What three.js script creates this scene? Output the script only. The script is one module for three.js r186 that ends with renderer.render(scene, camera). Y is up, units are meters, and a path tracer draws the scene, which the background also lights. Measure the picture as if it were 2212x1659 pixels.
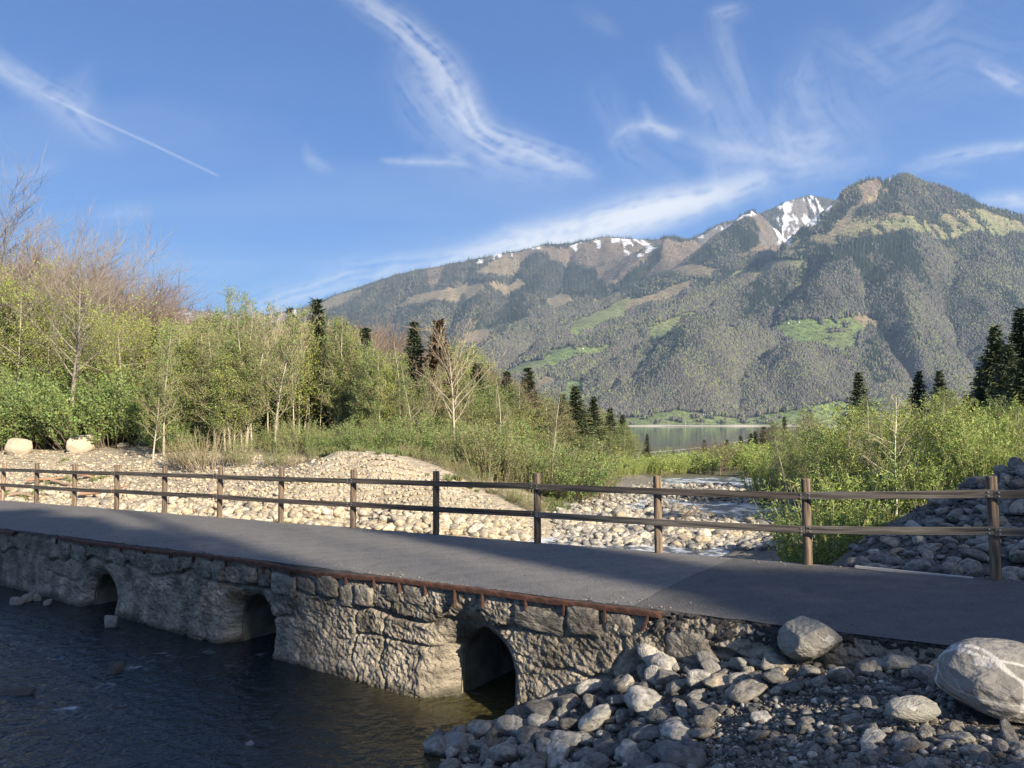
import * as THREE from 'three';

// ───────── camera, sky, sun, exposure ─────────
const EYE = 2.16, PITCH = THREE.MathUtils.degToRad(2.5);
const scene = new THREE.Scene();
const camera = new THREE.PerspectiveCamera(53.05, 1024 / 768, 0.1, 40000);
camera.position.set(0, EYE, 0);
camera.rotation.set(PITCH, 0, 0);
const renderer = new THREE.WebGLRenderer({ antialias: true });
renderer.setSize(1024, 768);
renderer.toneMapping = THREE.LinearToneMapping;
renderer.toneMappingExposure = 2.3;
renderer.shadowMap.enabled = true;
const SUN_AZ = 38, SUN_EL = 25;   // degrees: to the right of straight behind, above the horizon
const sunDir = new THREE.Vector3(Math.sin(SUN_AZ * Math.PI / 180) * Math.cos(SUN_EL * Math.PI / 180), Math.sin(SUN_EL * Math.PI / 180), Math.cos(SUN_AZ * Math.PI / 180) * Math.cos(SUN_EL * Math.PI / 180));
const sun = new THREE.DirectionalLight(new THREE.Color().setRGB(1, 0.87, 0.68), 5.0);
sun.name = 'sun';
sun.position.copy(sunDir).multiplyScalar(120);
sun.castShadow = true;
sun.shadow.mapSize.set(4096, 4096);
Object.assign(sun.shadow.camera, { left: -70, right: 70, top: 70, bottom: -70, near: 1, far: 400 });
scene.add(sun);
scene.fog = new THREE.FogExp2(new THREE.Color().setRGB(0.5, 0.7, 1.0), 0.00004);

// ───────── seeded random and noise ─────────
function rngOf(seed) { let a = seed >>> 0; return () => { a |= 0; a = a + 0x6D2B79F5 | 0; let t = Math.imul(a ^ a >>> 15, 1 | a); t = t + Math.imul(t ^ t >>> 7, 61 | t) ^ t; return ((t ^ t >>> 14) >>> 0) / 4294967296; }; }
const R = rngOf(7);
const PERM = new Uint8Array(512), VALS = new Float32Array(256);
{ const r = rngOf(99), p = [...Array(256).keys()]; for (let i = 255; i > 0; i--) { const j = Math.floor(r() * (i + 1)); [p[i], p[j]] = [p[j], p[i]]; } for (let i = 0; i < 512; i++) PERM[i] = p[i & 255]; for (let i = 0; i < 256; i++) VALS[i] = r() * 2 - 1; }
const sm = (t) => t * t * (3 - 2 * t), lerp = (a, b, t) => a + (b - a) * t, clamp = (x, a = 0, b = 1) => x < a ? a : x > b ? b : x;
const sstep = (a, b, x) => sm(clamp((x - a) / (b - a)));
function n2(x, y) { const xi = Math.floor(x), yi = Math.floor(y), u = sm(x - xi), v = sm(y - yi), X = xi & 255, Y = yi & 255, A = PERM[X], B = PERM[(X + 1) & 255]; return lerp(lerp(VALS[PERM[A + Y]], VALS[PERM[B + Y]], u), lerp(VALS[PERM[A + ((Y + 1) & 255)]], VALS[PERM[B + ((Y + 1) & 255)]], u), v); }
function n3(x, y, z) { const xi = Math.floor(x), yi = Math.floor(y), zi = Math.floor(z), u = sm(x - xi), v = sm(y - yi), w = sm(z - zi); const h = (i, j, k) => VALS[PERM[PERM[PERM[(xi + i) & 255] + ((yi + j) & 255)] + ((zi + k) & 255)]]; return lerp(lerp(lerp(h(0, 0, 0), h(1, 0, 0), u), lerp(h(0, 1, 0), h(1, 1, 0), u), v), lerp(lerp(h(0, 0, 1), h(1, 0, 1), u), lerp(h(0, 1, 1), h(1, 1, 1), u), v), w); }
function fbm(x, y, o = 4) { let s = 0, a = 0.5; for (let i = 0; i < o; i++) { s += a * n2(x, y); x = x * 2.03 + 17.1; y = y * 2.03 + 9.7; a *= 0.5; } return s; }
function ridged(x, y, o = 4) { let s = 0, a = 0.5; for (let i = 0; i < o; i++) { s += a * (1 - 2 * Math.abs(n2(x, y))); x = x * 2.07 + 5.3; y = y * 2.07 + 11.9; a *= 0.5; } return s; }
function fbm3(x, y, z, o = 3) { let s = 0, a = 0.5; for (let i = 0; i < o; i++) { s += a * n3(x, y, z); x = x * 2.03 + 7.1; y = y * 2.03 + 3.7; z = z * 2.03 + 1.3; a *= 0.5; } return s; }
// a direction for a point measured on the survey sheet (2212 x 1659, lens 1662)
function ray(u, v) { const a = (u - 1106) / 1662, b = (829.5 - v) / 1662, c = Math.cos(PITCH), s = Math.sin(PITCH); return new THREE.Vector3(a, b * c + s, b * s - c); }
function atDepth(u, v, d) { const r = ray(u, v); return r.multiplyScalar(d / -r.z).add(camera.position); }
function atLevel(u, v, y) { const r = ray(u, v); return r.multiplyScalar((y - EYE) / r.y).add(camera.position); }
function pwl(pts) { return (x) => { if (x <= pts[0][0]) return pts[0][1]; for (let i = 1; i < pts.length; i++) if (x <= pts[i][0]) { const t = (x - pts[i - 1][0]) / (pts[i][0] - pts[i - 1][0]); return lerp(pts[i - 1][1], pts[i][1], t); } return pts[pts.length - 1][1]; }; }
function inPoly(x, y, P) { let c = false; for (let i = 0, j = P.length - 1; i < P.length; j = i++) if ((P[i][1] > y) !== (P[j][1] > y) && x < (P[j][0] - P[i][0]) * (y - P[i][1]) / (P[j][1] - P[i][1]) + P[i][0]) c = !c; return c; }
function segDist(x, y, ax, ay, bx, by) { const dx = bx - ax, dy = by - ay, t = clamp(((x - ax) * dx + (y - ay) * dy) / (dx * dx + dy * dy)); return [Math.hypot(x - ax - dx * t, y - ay - dy * t), t]; }
function polyDist(x, y, P) { let d = 1e9; for (let i = 0, j = P.length - 1; i < P.length; j = i++) d = Math.min(d, segDist(x, y, P[i][0], P[i][1], P[j][0], P[j][1])[0]); return inPoly(x, y, P) ? -d : d; }

// ───────── sky: clear spring blue with cirrus streaks ─────────
{
  const W = 4096, H = 2048, data = new Float32Array(W * H * 4);
  const strokes = [   // [points, half width, strength, streakiness]
    [[[740, -40], [800, 10], [865, 62], [940, 130], [985, 190], [1005, 240], [1025, 275], [1080, 305], [1150, 325], [1210, 345], [1268, 366]], 26, 0.5],
    [[[930, 160], [975, 215], [1010, 262], [1040, 285]], 26, 0.26],
    [[[880, 150], [930, 230], [1000, 300], [1090, 345], [1190, 365]], 46, 0.24],
    [[[1080, 318], [1150, 326], [1210, 350], [1265, 356]], 18, 0.16],
    [[[1640, 388], [1500, 428], [1400, 458], [1300, 484], [1200, 508], [1080, 538], [950, 566]], 27, 0.97],
    [[[1560, 425], [1450, 455], [1330, 485], [1200, 515], [1100, 540]], 22, 0.6],
    [[[1080, 535], [950, 568], [820, 592], [700, 622], [600, 655], [480, 700]], 28, 0.42],
    [[[1080, 492], [1150, 500], [1240, 484]], 9, 0.4],
    [[[70, 192], [200, 254], [330, 312], [476, 382]], 2.6, 0.42],
    [[[-40, 110], [60, 180], [130, 216], [190, 268], [240, 296]], 26, 0.26],
    [[[-40, 120], [40, 165], [110, 205]], 16, 0.2],
    [[[140, 260], [160, 210], [190, 160]], 26, 0.12],
    [[[664, 318], [678, 346], [712, 366]], 9, 0.3],
    [[[828, 342], [880, 343], [930, 348], [1002, 358]], 8, 0.36],
    [[[970, 336], [985, 348], [1004, 358]], 8, 0.2],
    [[[1030, 345], [1050, 346], [1090, 350]], 10, 0.15],
    [[[1330, 305], [1360, 280], [1405, 268], [1450, 284]], 13, 0.34],
    [[[1395, 235], [1405, 262], [1440, 285], [1480, 282]], 12, 0.22],
    [[[1600, 22], [1560, 40], [1565, 90], [1590, 160], [1620, 230]], 20, 0.16],
    [[[1540, 26], [1600, 16]], 10, 0.2],
    [[[1430, 110], [1460, 150], [1500, 195], [1535, 238]], 15, 0.22],
    [[[1255, 10], [1290, 40], [1330, 70]], 12, 0.1],
    [[[1690, 240], [1685, 280], [1705, 330], [1740, 350], [1800, 325]], 18, 0.22],
    [[[1700, 290], [1750, 304], [1800, 290]], 14, 0.3],
    [[[1500, 300], [1560, 320], [1640, 325], [1740, 350]], 16, 0.2],
    [[[1450, 290], [1540, 325], [1680, 340]], 30, 0.12],
    [[[1600, 240], [1640, 300], [1700, 340], [1830, 300]], 64, 0.14],
    [[[1740, 130], [1720, 190], [1770, 270]], 24, 0.16],
    [[[1780, 80], [1880, 140], [1930, 180]], 26, 0.12],
    [[[1640, 390], [1760, 365], [1900, 350]], 22, 0.14],
    [[[1550, 395], [1545, 350], [1540, 330]], 16, 0.16],
    [[[1960, 362], [2060, 338], [2140, 320], [2260, 298]], 12, 0.42],
    [[[2120, 136], [2170, 166], [2260, 210]], 13, 0.4],
    [[[1880, 110], [1990, 50], [2060, 8]], 26, 0.14],
    [[[1900, 200], [2060, 120], [2212, 160]], 70, 0.1], [[[1480, 120], [1560, 260], [1640, 380]], 40, 0.1], [[[1760, 120], [1800, 240], [1900, 330]], 50, 0.09], [[[1300, 200], [1360, 330], [1480, 400]], 34, 0.1],
    [[[2120, 432], [2200, 430], [2290, 426]], 15, 0.6],
    [[[1960, 372], [2100, 376]], 10, 0.12],
    [[[210, 474], [260, 468], [325, 454]], 16, 0.15],
    [[[-30, 392], [60, 372], [130, 350]], 18, 0.14],
    [[[1700, 470], [1650, 400], [1560, 415]], 20, 0.1],
    [[[300, 560], [420, 590], [560, 600]], 40, 0.08],
  ].map(([pts, w, s]) => { const q = pts.map(([u, v]) => { const r = ray(u, v); return [r.x / -r.z, r.y / -r.z]; }); return { q, w: w / 1662, s, x0: Math.min(...q.map((p) => p[0])) - w * 3 / 1662, x1: Math.max(...q.map((p) => p[0])) + w * 3 / 1662, y0: Math.min(...q.map((p) => p[1])) - w * 3 / 1662, y1: Math.max(...q.map((p) => p[1])) + w * 3 / 1662 }; });
  const keys = [[0, 0.25, 0.45, 0.72], [0.06, 0.2, 0.405, 0.71], [0.13, 0.13, 0.32, 0.66], [0.22, 0.072, 0.22, 0.57], [0.32, 0.044, 0.155, 0.465], [0.45, 0.034, 0.118, 0.37], [0.7, 0.028, 0.095, 0.3], [1, 0.026, 0.09, 0.28]];
  const base = [1, 2, 3].map((c) => pwl(keys.map((k) => [k[0], k[c]])));
  for (let j = 0; j < H; j++) {
    const el = ((j + 0.5) / H - 0.5) * Math.PI, y = Math.sin(el), ce = Math.cos(el);
    const b = base.map((f) => 0.6 * f(Math.max(y, 0)));
    for (let i = 0; i < W; i++) {
      const o = (j * W + i) * 4;
      if (y < -0.03) { data[o] = 0.2; data[o + 1] = 0.25; data[o + 2] = 0.3; data[o + 3] = 1; continue; }
      const az = ((i + 0.5) / W - 0.5) * 2 * Math.PI, x = ce * Math.cos(az), z = ce * Math.sin(az);
      let a = 0;
      // thin veils all round, added thicker out of view to neutralise blue shade
      const k = 1 / (y + 0.12), vx = x * k, vz = z * k;
      const veil = fbm(vx * 0.9 + 3 + n2(vx * 2, vz * 2) * 0.3, vz * 2.6 + 8, 4);
      a = Math.max(0, veil + 0.05) * 0.3;
      if (z < -0.2) {
        const A = x / -z, B = y / -z;
        const wob = fbm(A * 14, B * 14, 3), wob2 = fbm(A * 14 + 40, B * 14 + 20, 3);
        const Aw = A + wob * 0.008, Bw = B + wob2 * 0.008;
        a *= 0.34 * sstep(0.03, 0.2, B);
        for (const s of strokes) {
          const thin = s.w < 0.003, px = thin ? A : Aw, py = thin ? B : Bw;
          if (px < s.x0 || px > s.x1 || py < s.y0 || py > s.y1) continue;
          let best = 1e9, bt = 0, side = 0, run = 0;
          for (let m = 1; m < s.q.length; m++) { const P = s.q[m - 1], Q = s.q[m], [d, t] = segDist(px, py, P[0], P[1], Q[0], Q[1]), L = Math.hypot(Q[0] - P[0], Q[1] - P[1]); if (d < best) { best = d; bt = run + t * L; side = Math.sign((Q[0] - P[0]) * (py - P[1]) - (Q[1] - P[1]) * (px - P[0])); } run += L; }
          const tt = bt / run, taper = thin ? sstep(0, 0.12, tt) * sstep(1, 0.97, tt) : Math.pow(Math.sin(Math.PI * clamp(tt * 0.9 + 0.05)), 0.5);
          const w = s.w * (thin ? 0.55 + 0.45 * (1 - tt) : 0.75 + 0.5 * taper), g = Math.exp(-Math.pow(best / w, 2) * (thin ? 1.2 : 0.9));
          const dd = best * side;
          const tex = thin ? 1 : clamp((s.s > 0.5 ? 0.95 : 0.72) + (s.s > 0.5 ? 0.8 : 1.05) * fbm(bt * 14 + 3 + dd * 30, dd * 190 + s.s * 37, 5) + 0.5 * fbm(px * 70 + py * 40, py * 120 - px * 50, 4));
          a = a + (1 - a) * s.s * g * taper * tex;
        }
      }
      a = clamp(a, 0, 0.92);
      const cs = x * sunDir.x + y * sunDir.y + z * sunDir.z, ang = Math.acos(clamp(cs, -1, 1)), glow = 0.9 * Math.exp(-ang / 0.22) + 0.13 * Math.exp(-ang / 0.7);  // whitish glow round the sun, added as neutral warm fill for the shade
      const cl = 0.45;
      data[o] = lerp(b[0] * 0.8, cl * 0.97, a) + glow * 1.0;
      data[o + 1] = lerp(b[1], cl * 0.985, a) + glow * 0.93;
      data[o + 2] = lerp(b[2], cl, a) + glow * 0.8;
      data[o + 3] = 1;
    }
  }
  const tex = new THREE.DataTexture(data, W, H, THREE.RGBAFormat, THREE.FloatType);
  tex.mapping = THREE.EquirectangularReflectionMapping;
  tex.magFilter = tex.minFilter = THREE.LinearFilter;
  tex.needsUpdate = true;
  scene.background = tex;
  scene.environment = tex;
}

// ───────── helpers ─────────
const used = {};
function numbered(name) { const k = used[name] ?? 0; used[name] = k + 1; return k ? name + '_' + String(k).padStart(3, '0') : name; }
function add(o, name, label, category, group) { o.name = numbered(name); o.userData = { label, category }; if (group) o.userData.group = group; scene.add(o); return o; }
function struct(o, name, label) { o.name = numbered(name); o.userData = { kind: 'structure' }; if (label) o.userData.label = label; scene.add(o); return o; }
function part(parent, name, geo, mat, label) { const m = new THREE.Mesh(geo, mat); m.name = name; if (label) m.userData.label = label; parent.add(m); return m; }
const V = (x, y, z) => new THREE.Vector3(x, y, z);
const rgb = (r, g, b) => new THREE.Color().setRGB(r, g, b);
function geoOf(pos, idx, col, uv) { const g = new THREE.BufferGeometry(); g.setAttribute('position', new THREE.BufferAttribute(pos instanceof Float32Array ? pos : new Float32Array(pos), 3)); if (idx) g.setIndex(new THREE.BufferAttribute(idx instanceof Uint32Array ? idx : new Uint32Array(idx), 1)); if (col) g.setAttribute('color', new THREE.BufferAttribute(col instanceof Float32Array ? col : new Float32Array(col), 3)); if (uv) g.setAttribute('uv', new THREE.BufferAttribute(uv instanceof Float32Array ? uv : new Float32Array(uv), 2)); g.computeVertexNormals(); return g; }
function texOf(size, f, srgb, rep = 1) {   // f(u, v) -> grey or [r, g, b]
  const d = new Uint8Array(size * size * 4);
  for (let j = 0; j < size; j++) for (let i = 0; i < size; i++) { const c = f(i / size, j / size), o = (j * size + i) * 4; if (typeof c === 'number') d[o] = d[o + 1] = d[o + 2] = clamp(c) * 255; else for (let k = 0; k < 3; k++) d[o + k] = clamp(c[k]) * 255; d[o + 3] = 255; }
  const t = new THREE.DataTexture(d, size, size, THREE.RGBAFormat);
  t.wrapS = t.wrapT = THREE.RepeatWrapping; t.magFilter = THREE.LinearFilter; t.minFilter = THREE.LinearMipmapLinearFilter; t.generateMipmaps = true;
  if (srgb) t.colorSpace = THREE.SRGBColorSpace;
  t.repeat.set(rep, rep); t.needsUpdate = true;
  return t;
}
// noise that repeats with period 1 in u and v
function tile(u, v, f, o) { let s = 0, a = 0.5, q = f; for (let i = 0; i < o; i++) { const h = (x, y) => VALS[PERM[PERM[((x % q) + q) % q & 255] + (((y % q) + q) % q & 255)] ^ (i * 37 & 255)]; const x = u * q, y = v * q, xi = Math.floor(x), yi = Math.floor(y), tx = sm(x - xi), ty = sm(y - yi); s += a * lerp(lerp(h(xi, yi), h(xi + 1, yi), tx), lerp(h(xi, yi + 1), h(xi + 1, yi + 1), tx), ty); a *= 0.55; q *= 2; } return s; }
const T = {
  rough: texOf(512, (u, v) => 0.5 + 0.75 * tile(u, v, 8, 6)),
  tone: texOf(512, (u, v) => 0.8 + 0.32 * tile(u, v, 5, 6), true),
  speck: texOf(512, (u, v) => 0.82 + 0.09 * tile(u, v, 7, 4) + 0.22 * tile(u, v, 96, 2) , true),
  grit: texOf(512, (u, v) => 0.5 + 0.9 * tile(u, v, 64, 3)),
  grain: texOf(512, (u, v) => { const s = tile(u * 0.999, v, 3, 2); return 0.74 + 0.42 * tile(u, (v * 8 + s * 0.25) % 1, 4, 5) + 0.12 * tile(u, v, 8, 4); }, true),
  grainBump: texOf(512, (u, v) => 0.5 + 0.6 * tile(u, (v * 8 + tile(u, v, 3, 2) * 0.25 + 4) % 1, 4, 5)),
  ripple: texOf(512, (u, v) => 0.5 + 0.6 * tile(u, v, 10, 5)),
};
const rep = (t, k, k2) => { const c = t.clone(); c.repeat.set(k, k2 ?? k); c.needsUpdate = true; return c; };
const std = (o) => new THREE.MeshStandardMaterial({ roughness: 0.95, ...o });

// road frame: s along the far edge (the fence), w towards the viewer
const F0 = [-3.138, -15.063], SU = [0.8286, 0.5598], SN = [-0.5598, 0.8286];
const roadY = (s) => 0.0235 * s;
const rp = (s, w, y = 0) => V(F0[0] + s * SU[0] + w * SN[0], y, F0[1] + s * SU[1] + w * SN[1]);
const swOf = (x, z) => { const a = x - F0[0], b = z - F0[1]; return [a * SU[0] + b * SU[1], a * SN[0] + b * SN[1]]; };
const ROAD_W = 3.25, WATER = -1.3;
// scattered-height surface through surveyed points (linear radial basis plus a plane)
function surface(P) {
  const n = P.length, N = n + 3, A = [];
  for (let i = 0; i < N; i++) { A.push(new Float64Array(N + 1)); }
  for (let i = 0; i < n; i++) { for (let j = 0; j < n; j++) A[i][j] = Math.hypot(P[i][0] - P[j][0], P[i][1] - P[j][1]); A[i][n] = 1; A[i][n + 1] = P[i][0]; A[i][n + 2] = P[i][1]; A[n][i] = 1; A[n + 1][i] = P[i][0]; A[n + 2][i] = P[i][1]; A[i][N] = P[i][2]; }
  for (let c = 0; c < N; c++) { let p = c; for (let r = c + 1; r < N; r++) if (Math.abs(A[r][c]) > Math.abs(A[p][c])) p = r; [A[c], A[p]] = [A[p], A[c]]; for (let r = 0; r < N; r++) if (r !== c) { const f = A[r][c] / A[c][c]; if (f) for (let k = c; k <= N; k++) A[r][k] -= f * A[c][k]; } }
  const W = A.map((r, i) => r[N] / r[i]);
  return (x, z) => { let s = W[n] + W[n + 1] * x + W[n + 2] * z; for (let i = 0; i < n; i++) s += W[i] * Math.hypot(x - P[i][0], z - P[i][1]); return s; };
}

// ───────── hills: the far side of the lake, ridge behind ridge ─────────
const LAKE = -33;
const tanOf = (u, v) => { const r = ray(u, v); return r.y / -r.z; };
const uOf = (x, z) => 1106 + 1662 * (x / -z) * Math.cos(PITCH);   // good enough for choosing columns
const kA = pwl([[-600, 850], [800, 828], [1000, 812], [1080, 798], [1150, 778], [1240, 745], [1320, 711], [1400, 684], [1480, 641], [1560, 606], [1640, 571], [1700, 520], [1760, 474], [1800, 441], [1840, 406], [1868, 388], [1905, 379], [1935, 383], [1960, 374], [1990, 381], [2040, 402], [2100, 425], [2150, 448], [2212, 466], [2350, 520], [2900, 640]]);
const kC1 = pwl([[-600, 800], [600, 785], [700, 768], [800, 750], [900, 730], [1000, 714], [1100, 699], [1200, 678], [1300, 645], [1340, 630], [1400, 612], [1463, 578], [1540, 515], [1600, 468], [1625, 452], [1645, 462], [1665, 480], [1700, 515], [1760, 570], [1900, 650], [2900, 720]]);
const kC2 = pwl([[-600, 745], [600, 715], [800, 688], [900, 664], [1000, 650], [1100, 640], [1200, 634], [1290, 608], [1327, 580], [1380, 545], [1439, 508], [1470, 511], [1500, 516], [1530, 540], [1580, 580], [1700, 640], [2900, 720]]);
const kE = pwl([[-600, 708], [0, 690], [200, 680], [300, 667], [345, 662], [400, 668], [470, 676], [560, 687], [640, 668], [680, 655], [720, 640], [800, 611], [860, 592], [900, 583], [940, 577], [1000, 565], [1060, 551], [1120, 541], [1180, 527], [1230, 524], [1270, 518], [1312, 510], [1340, 514], [1380, 518], [1423, 517], [1450, 524], [1480, 522], [1512, 508], [1545, 490], [1570, 478], [1600, 472], [1630, 470], [1660, 455], [1700, 437], [1749, 421], [1785, 425], [1812, 431], [1900, 500], [2900, 600]]);
const dA = pwl([[-600, 4000], [1000, 4150], [1240, 4500], [1480, 4900], [1700, 5200], [1960, 5500], [2900, 5700]]);
const dC1 = pwl([[-600, 5000], [1000, 5200], [1300, 5800], [1480, 6200], [1625, 6600], [2900, 6900]]);
const dC2 = pwl([[-600, 6200], [1000, 6300], [1300, 6900], [1480, 7300], [2900, 7700]]);
const dE = pwl([[-600, 11000], [560, 10600], [690, 7800], [1000, 7700], [1400, 8100], [1750, 8700], [2900, 9000]]);
const dropA = pwl([[-600, 0], [1180, 0], [1480, 160], [1700, 330], [2900, 420]]), dropC = pwl([[-600, 0], [1240, 0], [1460, 110], [1700, 170], [2900, 200]]);
const smoothed = (f, u, w) => (f(u - w) + 2 * f(u) + f(u + w)) / 4;
function hillKeys(u) {
  const k = Math.cos(Math.atan((u - 1106) / 1662));   // depth stays along the view axis
  const tA = tanOf(u, smoothed(kA, u, 4)), t1 = tanOf(u, smoothed(kC1, u, 5)), t2 = tanOf(u, smoothed(kC2, u, 5)), tE = tanOf(u, smoothed(kE, u, 3));
  const a = smoothed(dA, u, 60), b = smoothed(dC1, u, 60), c = smoothed(dC2, u, 60), e = smoothed(dE, u, 30);
  const hA = a * tA + EYE, h1 = b * t1 + EYE, h2 = c * t2 + EYE, hE = e * tE + EYE, q = smoothed(dropA, u, 60), r = smoothed(dropC, u, 50);
  const K = [[2900, LAKE - 30, 0], [3150, LAKE - 0.5, 0], [3240, LAKE + 9, 0.1], [3330, LAKE + 18, 0.4], [3330 + (a - 3330) * 0.3, lerp(LAKE + 18, hA, 0.25), 1], [3330 + (a - 3330) * 0.62, lerp(LAKE + 18, hA, 0.585), 1], [a - 160, lerp(LAKE, hA, 0.9), 0.7], [a, hA, 0.1]];
  const mid = (d0, h0, d1, h1, dr) => { K.push([d0 + (d1 - d0) * 0.35, lerp(h0, h1, 0.36) - dr, 0.6]); K.push([d0 + (d1 - d0) * 0.75, lerp(h0, h1, 0.76) - dr * 0.4, 0.8]); };
  mid(a, hA, b, h1, q); K.push([b, h1, 0.12]);
  mid(b, h1, c, h2, r); K.push([c, h2, 0.12]);
  mid(c, h2, e, hE, r); K.push([e, hE, 0.06]);
  K.push([e + 300, hE - 150, 0.5], [e + 1200, hE - 700, 0.5]);
  return [K, k];
}
const HU0 = -330, HU1 = 2560, HN = 980, HM = 300;
const hill = { pos: new Float32Array((HN + 1) * (HM + 1) * 3), tan: new Float32Array((HN + 1) * (HM + 1)) };
for (let i = 0; i <= HN; i++) {
  const u = lerp(HU0, HU1, i / HN), [K] = hillKeys(u), last = K[K.length - 1][0], r = ray(u, 829.5), sx = r.x / -r.z;
  let seg = 0;
  for (let j = 0; j <= HM; j++) {
    const d = 2900 * Math.pow(last / 2900, j / HM);
    while (seg < K.length - 2 && d > K[seg + 1][0]) seg++;
    const t = clamp((d - K[seg][0]) / (K[seg + 1][0] - K[seg][0])), ts = lerp(t, sm(t), 0.35);
    let h = lerp(K[seg][1], K[seg + 1][1], ts);
    const env = lerp(K[seg][2], K[seg + 1][2], t), x = sx * d, z = -d;
    const gully = ridged(x / 700 + 3 + n2(x / 400, z / 400) * 0.4, z / 1500 + 7, 4);
    h += env * (gully * 70 + fbm(x / 260, z / 260, 4) * 46 + fbm(x / 60, z / 60, 3) * 9) + (1 - env) * (j > 40 ? fbm(x / 55 + 9, z / 55, 3) * 16 * sstep(0.05, 0.12, K[seg][2] + 0.06) : 0);
    const o = (i * (HM + 1) + j) * 3;
    hill.pos[o] = x; hill.pos[o + 1] = h; hill.pos[o + 2] = z;
    hill.tan[i * (HM + 1) + j] = (h - EYE) / d;
  }
}
// ravines and knolls worked into the slopes
function hillHit0(u, v) { return hillHit(u, v); }
function shapeHills() {
  const R0 = (pts, w, depth) => { const P = pts.map(([u, v]) => hillHit0(u, v)).filter(Boolean).map((h) => [h[0], h[2]]); return { P, w, depth }; };
  const list = [
    R0([[1335, 590], [1270, 640], [1180, 700], [1090, 760], [1050, 790]], 130, 130), R0([[1660, 560], [1560, 620], [1450, 690], [1330, 740], [1250, 790]], 110, 110),
    R0([[1900, 545], [1870, 620], [1900, 700], [1960, 790], [1990, 860]], 90, 80), R0([[2080, 540], [2040, 640], [2100, 760], [2130, 850]], 100, 90), R0([[1760, 560], [1700, 640], [1660, 700]], 90, 70), R0([[1230, 540], [1210, 600], [1150, 660]], 90, 90), R0([[1010, 580], [990, 640], [960, 720]], 90, 80), R0([[880, 600], [850, 670], [820, 740]], 90, 70), R0([[1120, 560], [1090, 640], [1050, 700]], 90, 80), R0([[1400, 560], [1370, 600]], 80, 90), R0([[1930, 400], [1890, 450], [1830, 505]], 60, 60), R0([[2030, 420], [2020, 470]], 70, 50), R0([[1590, 880], [1610, 780], [1680, 740]], 80, 60), R0([[1280, 860], [1330, 800], [1400, 760]], 90, 70),
    R0([[1500, 740], [1520, 790], [1470, 850]], 190, -120), R0([[1720, 780], [1760, 850]], 150, -70), R0([[1960, 640], [1980, 740], [2060, 850]], 130, -80), R0([[2160, 560], [2180, 700], [2200, 820]], 130, -80), R0([[1280, 700], [1200, 740]], 120, -60), R0([[950, 640], [900, 710]], 110, -60), R0([[1060, 610], [1020, 680]], 110, -70), R0([[1180, 600], [1120, 690]], 100, -70), R0([[1800, 560], [1780, 640]], 110, -60)];
  for (const L of list) if (L.P.length > 1) {
    const x0 = Math.min(...L.P.map((p) => p[0])) - 3 * L.w, x1 = Math.max(...L.P.map((p) => p[0])) + 3 * L.w, z0 = Math.min(...L.P.map((p) => p[1])) - 3 * L.w, z1 = Math.max(...L.P.map((p) => p[1])) + 3 * L.w;
    for (let k = 0; k < hill.tan.length; k++) { const x = hill.pos[k * 3], z = hill.pos[k * 3 + 2]; if (x < x0 || x > x1 || z < z0 || z > z1) continue; let d = 1e9; for (let m = 1; m < L.P.length; m++) d = Math.min(d, segDist(x + 25 * n2(x / 80, z / 80), z + 25 * n2(x / 80 + 9, z / 80), L.P[m - 1][0], L.P[m - 1][1], L.P[m][0], L.P[m][1])[0]); const e = L.depth > 0 ? Math.exp(-d / L.w * 1.3) : Math.exp(-d * d / L.w / L.w); hill.pos[k * 3 + 1] -= L.depth * e; hill.tan[k] = (hill.pos[k * 3 + 1] - EYE) / -z; }
  }
}
// where a sight line meets the hills: returns [x, y, z, row]
function hillHit(u, v) {
  const fi = (u - HU0) / (HU1 - HU0) * HN, i = Math.round(fi); if (i < 0 || i > HN) return null;
  const t = tanOf(u, v), b = i * (HM + 1);
  for (let j = 1; j <= HM; j++) if (hill.tan[b + j] >= t) {
    const f = clamp((t - hill.tan[b + j - 1]) / Math.max(1e-9, hill.tan[b + j] - hill.tan[b + j - 1])), p = hill.pos, o = (b + j) * 3, q = o - 3;
    return [lerp(p[q], p[o], f), lerp(p[q + 1], p[o + 1], f), lerp(p[q + 2], p[o + 2], f), j];
  }
  return null;
}
shapeHills();
// land cover drawn as a map: outlines carried onto the hills
const LAND = [];
function land(kind, pts, keep = 0) { const cu = pts.reduce((s, p) => s + p[0], 0) / pts.length, cv = pts.reduce((s, p) => s + p[1], 0) / pts.length, soft = kind !== 'rock' && kind !== 'brown' && kind !== 'shore'; const P = []; for (let [u, v] of pts) { if (soft) { u = cu + (u - cu) * 1.14; v = cv + (v - cv) * (kind === 'alp' ? 1.15 : 1.3) + 1; } let h = null; for (let t = 0; t < 16 && !h; t++) h = hillHit(u, v + t * 2); if (h) P.push([h[0], h[2]]); } if (P.length > 2) LAND.push({ kind, P, keep, x0: Math.min(...P.map((p) => p[0])) - 60, x1: Math.max(...P.map((p) => p[0])) + 60, z0: Math.min(...P.map((p) => p[1])) - 60, z1: Math.max(...P.map((p) => p[1])) + 60 }); }
land('meadow', [[1680, 712], [1720, 698], [1800, 692], [1850, 690], [1885, 697], [1880, 707], [1860, 716], [1850, 745], [1790, 742], [1735, 735]]);
land('tan', [[1845, 690], [1872, 683], [1905, 690], [1890, 704], [1868, 700]]);
land('pasture', [[1230, 705], [1280, 680], [1330, 655], [1360, 650], [1350, 670], [1300, 700], [1250, 716]]);
land('pasture', [[1410, 712], [1450, 690], [1500, 680], [1505, 685], [1460, 705], [1430, 722]]);
land('meadow', [[1185, 778], [1200, 755], [1250, 750], [1290, 748], [1320, 745], [1270, 766], [1200, 786]]);
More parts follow.
